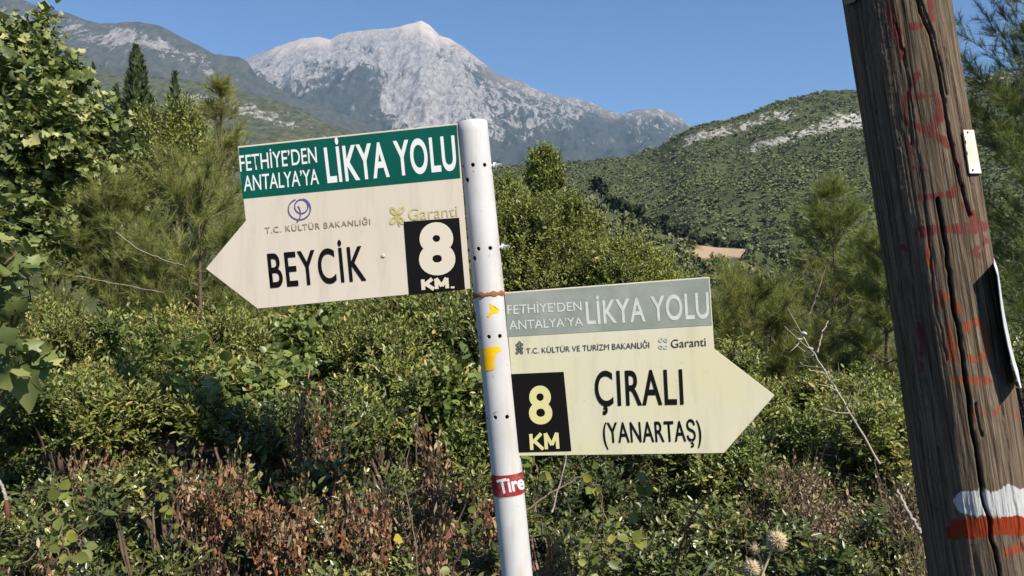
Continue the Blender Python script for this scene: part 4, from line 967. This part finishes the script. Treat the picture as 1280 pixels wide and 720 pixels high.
Q = lambda f, *p: [f(*a) for a in p]

b1 = slab('sign_board', [(297, 183), (572, 154), (588, 361), (322, 386), (257, 336), (307, 276)], M['board_a'], 0, .004, signpost, .0006, 'cream left-pointing arrow board with a dark green header')
slab('header_band', [(298.5, 184.8), (571, 156), (575.5, 222.5), (303.2, 248.5)], M['green_band'], .0006, 0, b1)
lettering('FETHİYE’DEN', Q(za, (163, 152), (430, 121), (434, 175), (168, 207)), M['white_ink'], b1, offset=.006, label='white lettering FETHİYE’DEN')
lettering('ANTALYA’YA', Q(za, (178, 222), (437, 197), (441, 250), (181, 275)), M['white_ink'], b1, offset=.006, label='white lettering ANTALYA’YA')
lettering('LİKYA YOLU', Q(za, (456, 124), (908, 81), (918, 201), (470, 247)), M['white_ink'], b1, offset=.022, spacing=1.08, label='large white lettering LİKYA YOLU')
lettering('T.C. KÜLTÜR BAKANLIĞI', Q(za, (252, 400), (617, 369), (618, 389), (255, 420)), M['brown_ink'], b1, offset=.004, spacing=1.12, label='small brown lettering T.C. KÜLTÜR BAKANLIĞI')
lettering('Garanti', Q(za, (748, 336), (917, 323), (920, 361), (750, 376)), M['gold_ink'], b1, lift=.0009, offset=.0, label='gold lettering above the black square')
pt_ = []
for k, (dx, dy, rt_) in enumerate([(-13, -16, 40), (13, -18, -40), (-14, 16, -40), (14, 15, 40)]):
    pt_.append(Q(za, *ell(711 + dx, 360 + dy, 7, 13, 0, 360, -rt_)))
strokes('clover_logo', pt_, 2.6, M['gold_ink'], b1, .0009, 'small gold four-leaf logo')
strokes('clover_logo', [Q(za, *ell(711, 363, 3, 3)), Q(za, (711, 366), (714, 385), (720, 396))], 1.6, M['gold_ink'], b1, .0011)
em = [Q(za, *ell(372, 337, 38, 36, -60, 250)), Q(za, *ell(379, 327, 23, 24)), Q(za, *ell(350, 352, 26, 34, -50, 60)), Q(za, *ell(378, 335, 33, 35, -80, 60))]
strokes('emblem', em, 1.5, M['blue_ink'], b1, .0010, 'blue line-drawn round emblem')
lettering('BEYCİK', Q(za, (260, 491), (594, 463), (605, 583), (272, 609)), M['black_ink'], b1, offset=.012, spacing=1.12, label='large black lettering BEYCİK')
np1 = slab('number_panel', Q(za, (733, 380), (925, 366), (946, 615), (752, 635)), M['black_ink'], .0012, 0, b1, label='black square behind the distance')
lettering('8', Q(za, (783, 387), (903, 381), (916, 560), (788, 567)), M['cream_ink'], b1, lift=.0018, offset=.05, label='large cream numeral 8')
km(Q(za, (799, 580), (902, 573), (905, 609), (802, 616)), 4.6, M['cream_ink'], b1, .0018, 'cream lettering KM.', True)
m = MB(); c_ = np.array(tuple(bpt(*za(662, 498), .0008))); m.add(ICO2[0] * np.array([.0042, .0014, .0042]) + c_, ICO2[1]); m.build('rivet', M['board_a'], b1, True)

b2 = slab('sign_board', [(630.5, 365.5), (887, 346), (893, 436), (968.5, 494), (905, 566.5), (648, 570)], M['board_b'], 0, .004, signpost, .0006, 'yellowed right-pointing arrow board with a faded grey-green header')
slab('header_band', [(632, 367), (885.8, 347.6), (889.8, 406.5), (633.8, 421)], M['faded_band'], .0006, 0, b2)
lettering('FETHİYE’DEN', Q(zb, (149, 143), (405, 130), (408, 161), (151, 175)), M['faded_white'], b2, offset=.008, label='faded white lettering FETHİYE’DEN')
lettering('ANTALYA’YA', Q(zb, (155, 197), (410, 184), (413, 214), (157, 228)), M['faded_white'], b2, offset=.008, label='faded white lettering ANTALYA’YA')
lettering('LİKYA YOLU', Q(zb, (419, 131), (845, 97), (850, 188), (425, 210)), M['faded_white'], b2, offset=.013, spacing=1.05, label='large faded lettering LİKYA YOLU')
lettering('T.C. KÜLTÜR VE TURİZM BAKANLIĞI', Q(zb, (215, 292), (641, 269), (642, 290), (216, 310)), M['grey_ink'], b2, offset=.0, label='small dark lettering T.C. KÜLTÜR VE TURİZM BAKANLIĞI')
dots = []
for (x, y) in [(192, 272), (184, 280), (200, 279), (192, 287), (185, 293), (200, 293), (192, 300), (184, 307), (200, 306)]: dots.append(Q(zb, *ell(x, y, 4, 4, n=12)))
strokes('dot_logo', dots, 1.0, M['grey_ink'], b2, .0010, 'small dark logo of linked rings')
fl = [Q(zb, *ell(690 + 12 * math.cos(R(a)), 275 + 17 * math.sin(R(a)), 5, 7, 0, 360, a)) for a in (45, 135, 225, 315)]
strokes('flower_logo', fl, 1.7, M['pale_grey_ink'], b2, .0010, 'faint four-petalled logo')
lettering('Garanti', Q(zb, (716, 262), (836, 254), (838, 283), (717, 290)), M['grey_ink'], b2, offset=.0, label='small dark grey lettering at the right of the header')
slab('number_panel', Q(zb, (163, 381), (345, 373), (372, 647), (184, 652)), M['black_ink'], .0010, 0, b2, label='black rectangle behind the distance')
lettering('8', Q(zb, (222, 424), (300, 421), (308, 552), (226, 555)), M['yellow_ink'], b2, lift=.0016, offset=.028, label='pale yellow numeral 8')
km(Q(zb, (231, 588), (321, 584), (325, 639), (235, 643)), 4.2, M['yellow_ink'], b2, .0016, 'pale yellow lettering KM')
lettering('ÇIRALI', Q(zb, (450, 371), (755, 364), (761, 486), (456, 492)), M['black_ink'], b2, offset=.012, spacing=1.1, label='large black lettering ÇIRALI')
lettering('(YANARTAŞ)', Q(zb, (478, 549), (818, 541), (823, 613), (484, 619)), M['black_ink'], b2, offset=.008, spacing=1.05, label='black lettering (YANARTAŞ)')
# sticker lettering bent round the tube
lettering('Tire', [(621, 600), (653, 593), (656, 611), (625, 618)], M['white_ink'], tube, offset=.03, surf=lambda a, b: Vector(post_pt(*post_hit(a, b), RP + .0013)) - sp0, label='white lettering on the red sticker')

# ================================================================ WOODEN POLE
def wood_mat():
    m, nt, b = new_mat('weathered_wood'); tc = node(nt, 'ShaderNodeUVMap'); tc.uv_map = 'grain'
    mp = node(nt, 'ShaderNodeMapping'); mp.inputs['Scale'].default_value = (150, 3.2, 1); nt.links.new(tc.outputs[0], mp.inputs[0])
    mp2 = node(nt, 'ShaderNodeMapping'); mp2.inputs['Scale'].default_value = (34, 5, 1); nt.links.new(tc.outputs[0], mp2.inputs[0])
    mp3 = node(nt, 'ShaderNodeMapping'); mp3.inputs['Scale'].default_value = (420, 40, 1); nt.links.new(tc.outputs[0], mp3.inputs[0])
    g1 = noise(nt, 1, 5, .55, mp.outputs[0], 1.0); g2 = noise(nt, 1, 5, .6, mp2.outputs[0], 2.2); g3 = noise(nt, 1, 4, .6, mp3.outputs[0])
    c = ramp(nt, g1, [(.32, (.018,.012,.008)), (.42, (.115,.083,.056)), (.70, (.255,.198,.140))])
    c = mix(nt, ramp(nt, g2, [(.4, (0,0,0)), (.65, (.6,.6,.6))]), c, (.068,.049,.033))
    wear = math_(nt, 'MULTIPLY', math_(nt, 'SUBTRACT', g3, .5), 2.2)
    wear = math_(nt, 'ADD', wear, math_(nt, 'MULTIPLY', math_(nt, 'SUBTRACT', g1, .5), 4.2))
    def cov(name, lo, hi): return ramp(nt, math_(nt, 'MULTIPLY', attr(nt, name), math_(nt, 'ADD', wear, 1.0)), [(lo, (0,0,0)), (hi, (1,1,1))])
    c = mix(nt, math_(nt, 'MULTIPLY', cov('dark_red', .4, .9), .75), c, (.16,.022,.024))
    c = mix(nt, math_(nt, 'MULTIPLY', cov('orange_red', .4, .9), .75), c, (.32,.062,.022))
    c = mix(nt, cov('blaze_red', .3, .6), c, (.27,.040,.014)); c = mix(nt, cov('blaze_white', .3, .6), c, (.50,.50,.485))
    c = mix(nt, attr(nt, 'crack'), c, (.022,.018,.014))
    nt.links.new(c, b.inputs['Base Color']); b.inputs['Roughness'].default_value = .9; b.inputs['Specular IOR Level'].default_value = .06
    h = math_(nt, 'ADD', g1, math_(nt, 'MULTIPLY', g3, .5)); bump(nt, h, 1.0, .004, b); return m
M['wood'] = wood_mat()
WD = 1.62
W_top, W_bot = P(1119, 0, WD), P(1233, 720, WD - .02)
waxis = (W_top - W_bot).normalized(); wr_b, wr_t = .1005, .0955
W0 = W_bot + waxis * ((-.3 - W_bot.z) / waxis.z); W1 = W_bot + waxis * ((5.6 - W_bot.z) / waxis.z)
tocam = (Vector((0, 0, EYE)) - (W_top + W_bot) / 2); tocam = (tocam - waxis * tocam.dot(waxis)).normalized(); wright = waxis.cross(tocam); 
if wright.x < 0: wright = -wright
zb_, zt_ = W_bot.z, W_top.z
hs = np.concatenate([np.linspace(0, (W_bot - W0).length - .02, 10), np.linspace((W_bot - W0).length - .015, (W_top - W0).length + .015, 470), np.linspace((W_top - W0).length + .02, (W1 - W0).length, 24)])
th = np.concatenate([np.linspace(-R(97), R(97), 215), np.linspace(R(97), R(263), 40)[1:-1]])
TH, HS = np.meshgrid(th, hs); Lvis = (W_top - W_bot).length; hb = (W_bot - W0).length
rad0 = wr_b + (wr_t - wr_b) * (HS - hb) / Lvis
def wood_xyz(rad): 
    c, s = np.cos(TH), np.sin(TH); f = lambda v: np.array(tuple(v))
    return f(W0) + HS[..., None] * f(waxis) + rad[..., None] * (c[..., None] * f(tocam) + s[..., None] * f(wright))
pxw = project(wood_xyz(rad0).reshape(-1, 3)).reshape(TH.shape + (2,)); front = np.abs(TH) < R(96)
def seg_dist(p, poly):
    d = np.full(p.shape[:-1], 1e9)
    for a, b in zip(poly[:-1], poly[1:]):
        a, b = np.array(a, float), np.array(b, float); ab = b - a; t = np.clip(((p - a) @ ab) / (ab @ ab), 0, 1)
        d = np.minimum(d, np.linalg.norm(p - (a + t[..., None] * ab), axis=-1))
    return d
U = TH * .1; jn = fbm(U * 60, HS * 60, 0, 4, 3)
CR = [([(1145, -20), (1150, 10), (1162, 42), (1170, 76), (1178, 116), (1187, 165), (1196, 205), (1206, 245), (1212, 270)], 1.9, .012),
      ([(1152, 0), (1166, 40), (1176, 80), (1184, 118)], 1.1, .006), ([(1128, 60), (1136, 110), (1142, 150), (1152, 215), (1160, 300), (1170, 380), (1182, 450)], 1.0, .004),
      ([(1172, 250), (1180, 300), (1188, 350), (1196, 410), (1204, 462), (1213, 520), (1221, 572), (1228, 618), (1236, 652), (1245, 698), (1250, 730)], 2.2, .014),
      ([(1219, 505), (1228, 545)], 1.5, .005), ([(1252, 500), (1262, 580), (1278, 690)], 1.2, .003), ([(1120, 30), (1132, 95), (1140, 180)], 1.0, .003),
      ([(1172, 560), (1182, 640), (1196, 725)], 1.2, .003), ([(1140, 470), (1152, 560), (1165, 650)], 1.2, .003), ([(1180, 60), (1200, 150), (1222, 270), (1240, 380)], 1.0, .0025), ([(1118, 190), (1134, 300), (1150, 420)], 1.1, .003)]
crack = np.zeros_like(TH); disp = np.zeros_like(TH)
jx = np.stack([jn * .9 + fbm(U * 5, HS * 25, 0, 3, 44) * 2.2, jn * 0], -1)
for poly, wpx, dep in CR:
    d = seg_dist(pxw + jx, poly); g = np.exp(-(np.maximum(d + jn * .8, 0) / wpx) ** 3) * front; disp -= g * dep; crack = np.maximum(crack, g * min(1, dep / .010))
rough_zone = np.exp(-((TH + R(36)) / R(20)) ** 2)
disp += fbm(U * 110, HS * 5 + fbm(U * 9, HS * 3, 0, 2, 7) * 2, 0, 4, 12) * .0016 + fbm(U * 14, HS * 2.2, 0, 3, 15) * .003
disp += fbm(U * 300, HS * 9, 0, 3, 71) * .0009
disp += rough_zone * (np.abs(fbm(U * 130 + fbm(U * 40, HS * 30, 0, 3, 8) * 3, HS * 38, 0, 4, 18)) - .2) * .0042
disp += fbm(TH / 6.28318 * 0 + np.cos(TH) * 1.1, np.sin(TH) * 1.1, HS * .9, 3, 19) * .004
V = wood_xyz(rad0 + disp).reshape(-1, 3); nr, nc = TH.shape
i_ = np.arange(nr - 1)[:, None] * nc; j_ = np.arange(nc)[None]; j2 = (j_ + 1) % nc
q = np.stack([i_ + j_, i_ + j2, i_ + nc + j2, i_ + nc + j_], -1).reshape(-1, 4)
pn = fbm(U * 32, HS * 45, 0, 4, 91)
def paint(lines, soft=4.0, rag=4.0):
    out = np.zeros_like(TH)
    for poly, wpx in lines: out = np.maximum(out, sstep(wpx + soft, wpx - soft, seg_dist(pxw + jx, poly) + jn * 2.0 + pn * rag))
    return (out * front).ravel()
dark_red = paint([([(1112, 2), (1115, 20), (1121, 44), (1127, 70)], 6), ([(1140, 33), (1153, 31)], 4), ([(1163, 2), (1167, 24)], 4), ([(1143, 94), (1134, 116)], 4), ([(1131, 121), (1172, 119), (1174, 148), (1160, 164), (1132, 152), (1131, 121)], 4.5),
    ([(1163, 166), (1192, 184), (1200, 222), (1194, 242), (1150, 247)], 5), ([(1140, 178), (1138, 208), (1160, 214)], 3), ([(1150, 289), (1192, 286), (1232, 284)], 6.5), ([(1218, 270), (1232, 302), (1211, 318), (1224, 320)], 4), ([(1126, 308), (1132, 312)], 4), ([(1205, 255), (1216, 275)], 5), ([(1148, 405), (1151, 430), (1150, 462)], 4)])
orange = paint([([(1162, 300), (1157, 325), (1168, 335)], 2.6), ([(1174, 364), (1190, 374), (1198, 388)], 4.5), ([(1170, 375), (1180, 385)], 3), ([(1184, 406), (1188, 428), (1189, 450)], 5.5), ([(1206, 409), (1224, 401), (1231, 418), (1237, 436), (1222, 450), (1210, 448)], 4.5), ([(1194, 474), (1236, 477)], 4.5), ([(1218, 524), (1222, 508), (1238, 524), (1252, 506), (1272, 522)], 2.6), ([(1258, 690), (1285, 682)], 6)])
bw = paint([([(1212, 629), (1250, 627), (1330, 622)], 16.5)], 3, 7); br_ = paint([([(1196, 660), (1250, 658), (1330, 653)], 12.5)], 3, 7)
me = mesh_np('trunk', V, None, q, {'dark_red': dark_red, 'orange_red': orange, 'blaze_white': bw, 'blaze_red': br_, 'crack': crack.ravel()}, True)
uv = me.uv_layers.new(name='grain'); lv = np.empty(len(me.loops), np.int32); me.loops.foreach_get('vertex_index', lv)
uvc = np.stack([(TH * .1).ravel(), HS.ravel()], 1)[lv].astype(np.float32); uv.data.foreach_set('uv', uvc.ravel())
pole = empty('wooden_pole', (W0 + waxis * (.3 / waxis.z)))
tag(pole, 'leaning weathered wooden utility pole with red graffiti and a white and red trail mark', 'pole')
tr = link('pole_shaft', me, M['wood'], pole); tr.location = -pole.location
# curved white metal plate seen edge-on at the pole's right side
M['plate'] = plain('white_enamel_plate', (.60,.60,.585), .4, .4, 0, .06, 20); M['tag'] = plain('pale_tag', (.66,.60,.48), .6, .3, 0, .1, 40); M['tag_olive'] = plain('olive_tag', (.20,.19,.12), .6, .3, 0, .2, 60); M['nail'] = plain('nail', (.12,.11,.10), .5, .5, .8)
def wpoint(px_, py, out=0.0, side=None):
    """point on the shaft under a pixel, moved outwards"""
    o = Vector((0, 0, EYE)); r = ray(px_, py).normalized(); w0 = o - W0; dp = r - waxis * r.dot(waxis); wp = w0 - waxis * w0.dot(waxis)
    rr = .099; a, b, c = dp.dot(dp), 2 * dp.dot(wp), wp.dot(wp) - rr * rr; disc = max(b * b - 4 * a * c, 0); t = (-b - math.sqrt(disc)) / (2 * a); h = o + r * t
    ax_ = W0 + waxis * (h - W0).dot(waxis); n_ = (h - ax_).normalized(); return h + n_ * out, n_
vdir = ray(1255, 400).normalized(); vh = (vdir - waxis * vdir.dot(waxis)).normalized()
edge = [(1243, 331), (1247, 345), (1249, 362), (1251.5, 385), (1255, 408), (1260, 432), (1266, 456), (1271, 472), (1276, 485)]
m = MB(); rows = []
for k, (x, y) in enumerate(edge):
    c_ = P(x, y, WD - .135); bow = .004 * math.sin(k / 8 * math.pi)
    rows.append([c_ + vh * u_ * .18 + waxis * 0 + Vector((bow * u_, 0, 0)) for u_ in np.linspace(0, 1, 6)])
vs = np.array([[tuple(p) for p in r_] for r_ in rows]); nrm = np.array(tuple(vh.cross(waxis).normalized())) * .0011
nk, nu = vs.shape[:2]; a_ = (vs + nrm).reshape(-1, 3); b_ = (vs - nrm).reshape(-1, 3); n0 = nk * nu
fq = []
for i_ in range(nk - 1):
    for j_ in range(nu - 1):
        k = i_ * nu + j_; fq += [(k, k + 1, k + nu + 1, k + nu), (n0 + k, n0 + k + nu, n0 + k + nu + 1, n0 + k + 1)]
for i_ in range(nk - 1):
    for j_ in (0, nu - 1): k = i_ * nu + j_; fq.append((k, k + nu, n0 + k + nu, n0 + k))
for j_ in range(nu - 1):
    for i_ in (0, nk - 1): k = i_ * nu + j_; fq.append((k, n0 + k, n0 + k + 1, k + 1))
m.add(np.concatenate([a_, b_]) - np.array(pole.location), None, np.array(fq)); o = m.build('metal_plate', M['plate'], pole, True); o['label'] = 'thin curved white metal plate seen edge-on'
def wrap_tag(name, quad, mat, label):
    mb = MB(); n, mm = 8, 6; vs = []
    for lift in (.004, .0015):
        for i_ in range(mm + 1):
            for j_ in range(n + 1):
                u, v = j_ / n, i_ / mm; x = (quad[0][0] * (1 - u) + quad[1][0] * u) * (1 - v) + (quad[3][0] * (1 - u) + quad[2][0] * u) * v; y = (quad[0][1] * (1 - u) + quad[1][1] * u) * (1 - v) + (quad[3][1] * (1 - u) + quad[2][1] * u) * v
                vs.append(tuple(wpoint(x, y, lift)[0] - pole.location))
    q_ = []; N1 = (n + 1) * (mm + 1)
    for i_ in range(mm):
        for j_ in range(n): k = i_ * (n + 1) + j_; q_ += [(k, k + n + 1, k + n + 2, k + 1), (N1 + k, N1 + k + 1, N1 + k + n + 2, N1 + k + n + 1)]
    for j_ in range(n):
        for i_ in (0, mm): k = i_ * (n + 1) + j_; q_.append((k, k + 1, N1 + k + 1, N1 + k))
    for i_ in range(mm):
        for j_ in (0, n): k = i_ * (n + 1) + j_; q_.append((k, k + n + 1, N1 + k + n + 1, N1 + k))
    mb.add(vs, None, np.array(q_)); o = mb.build(name, mat, pole); o['label'] = label
    return o
tg_ = wrap_tag('tag', [(1202, 163), (1214.5, 163), (1224, 217), (1210, 217)], M['tag'], 'small pale tag nailed to the right side of the pole')
for (x, y) in ((1206.5, 166), (1213, 213)):
    c_, n_ = wpoint(x, y, .005); mb = MB(); mb.add(ICO1[0] * .0022 + np.array(tuple(c_ - pole.location)), ICO1[1]); mb.build('nail', M['nail'], tg_)
for (x, y) in ((1204.5, 178), (1206.5, 192)):
    c_, n_ = wpoint(x, y, .0045); mb = MB(); e = (c_ - pole.location); mb.tube([tuple(e - waxis * .003), tuple(e + waxis * .003)], .0009, 4); mb.build('printed_mark', M['grey_ink'], tg_)
wrap_tag('tag', [(1054, -26), (1078, -26), (1070, 2), (1058, 6)], M['tag_olive'], 'corner of an olive tag high on the left of the pole')

# ================================================================ HAZE
hz = []
for n_ in ('ground', 'mountain_peak', 'mountain_ridge', 'green_hill', 'forest_hill', 'valley_spur'):
    a_ = np.empty(len(bpy.data.objects[n_].data.vertices) * 3, np.float32); bpy.data.objects[n_].data.vertices.foreach_get('co', a_); hz += [a_[2::3].min(), a_[2::3].max()]
z_lo, z_hi = float(min(hz)) - 1.0, float(max(hz)) + 8.0; print('haze', z_lo, z_hi)
bm = bmesh.new(); bmesh.ops.create_cube(bm, size=1.0)
for v in bm.verts: v.co = Vector((v.co.x * 21000, v.co.y * 21000 + 200, z_lo + (v.co.z + .5) * (z_hi - z_lo)))
hm = bpy.data.meshes.new('haze'); bm.to_mesh(hm); bm.free()
mh, nth, bh = new_mat('haze_air'); nth.nodes.remove(bh); pv = node(nth, 'ShaderNodeVolumePrincipled'); pv.inputs['Color'].default_value = (.36, .62, 1.0, 1); pv.inputs['Density'].default_value = 4.8e-5; pv.inputs['Anisotropy'].default_value = .0
nth.links.new(pv.outputs[0], nth.nodes['Material Output'].inputs['Volume'])
tag(link('haze', hm, mh), kind='stuff')
tot = sum(len(m.polygons) for m in bpy.data.meshes); print('polys', tot)
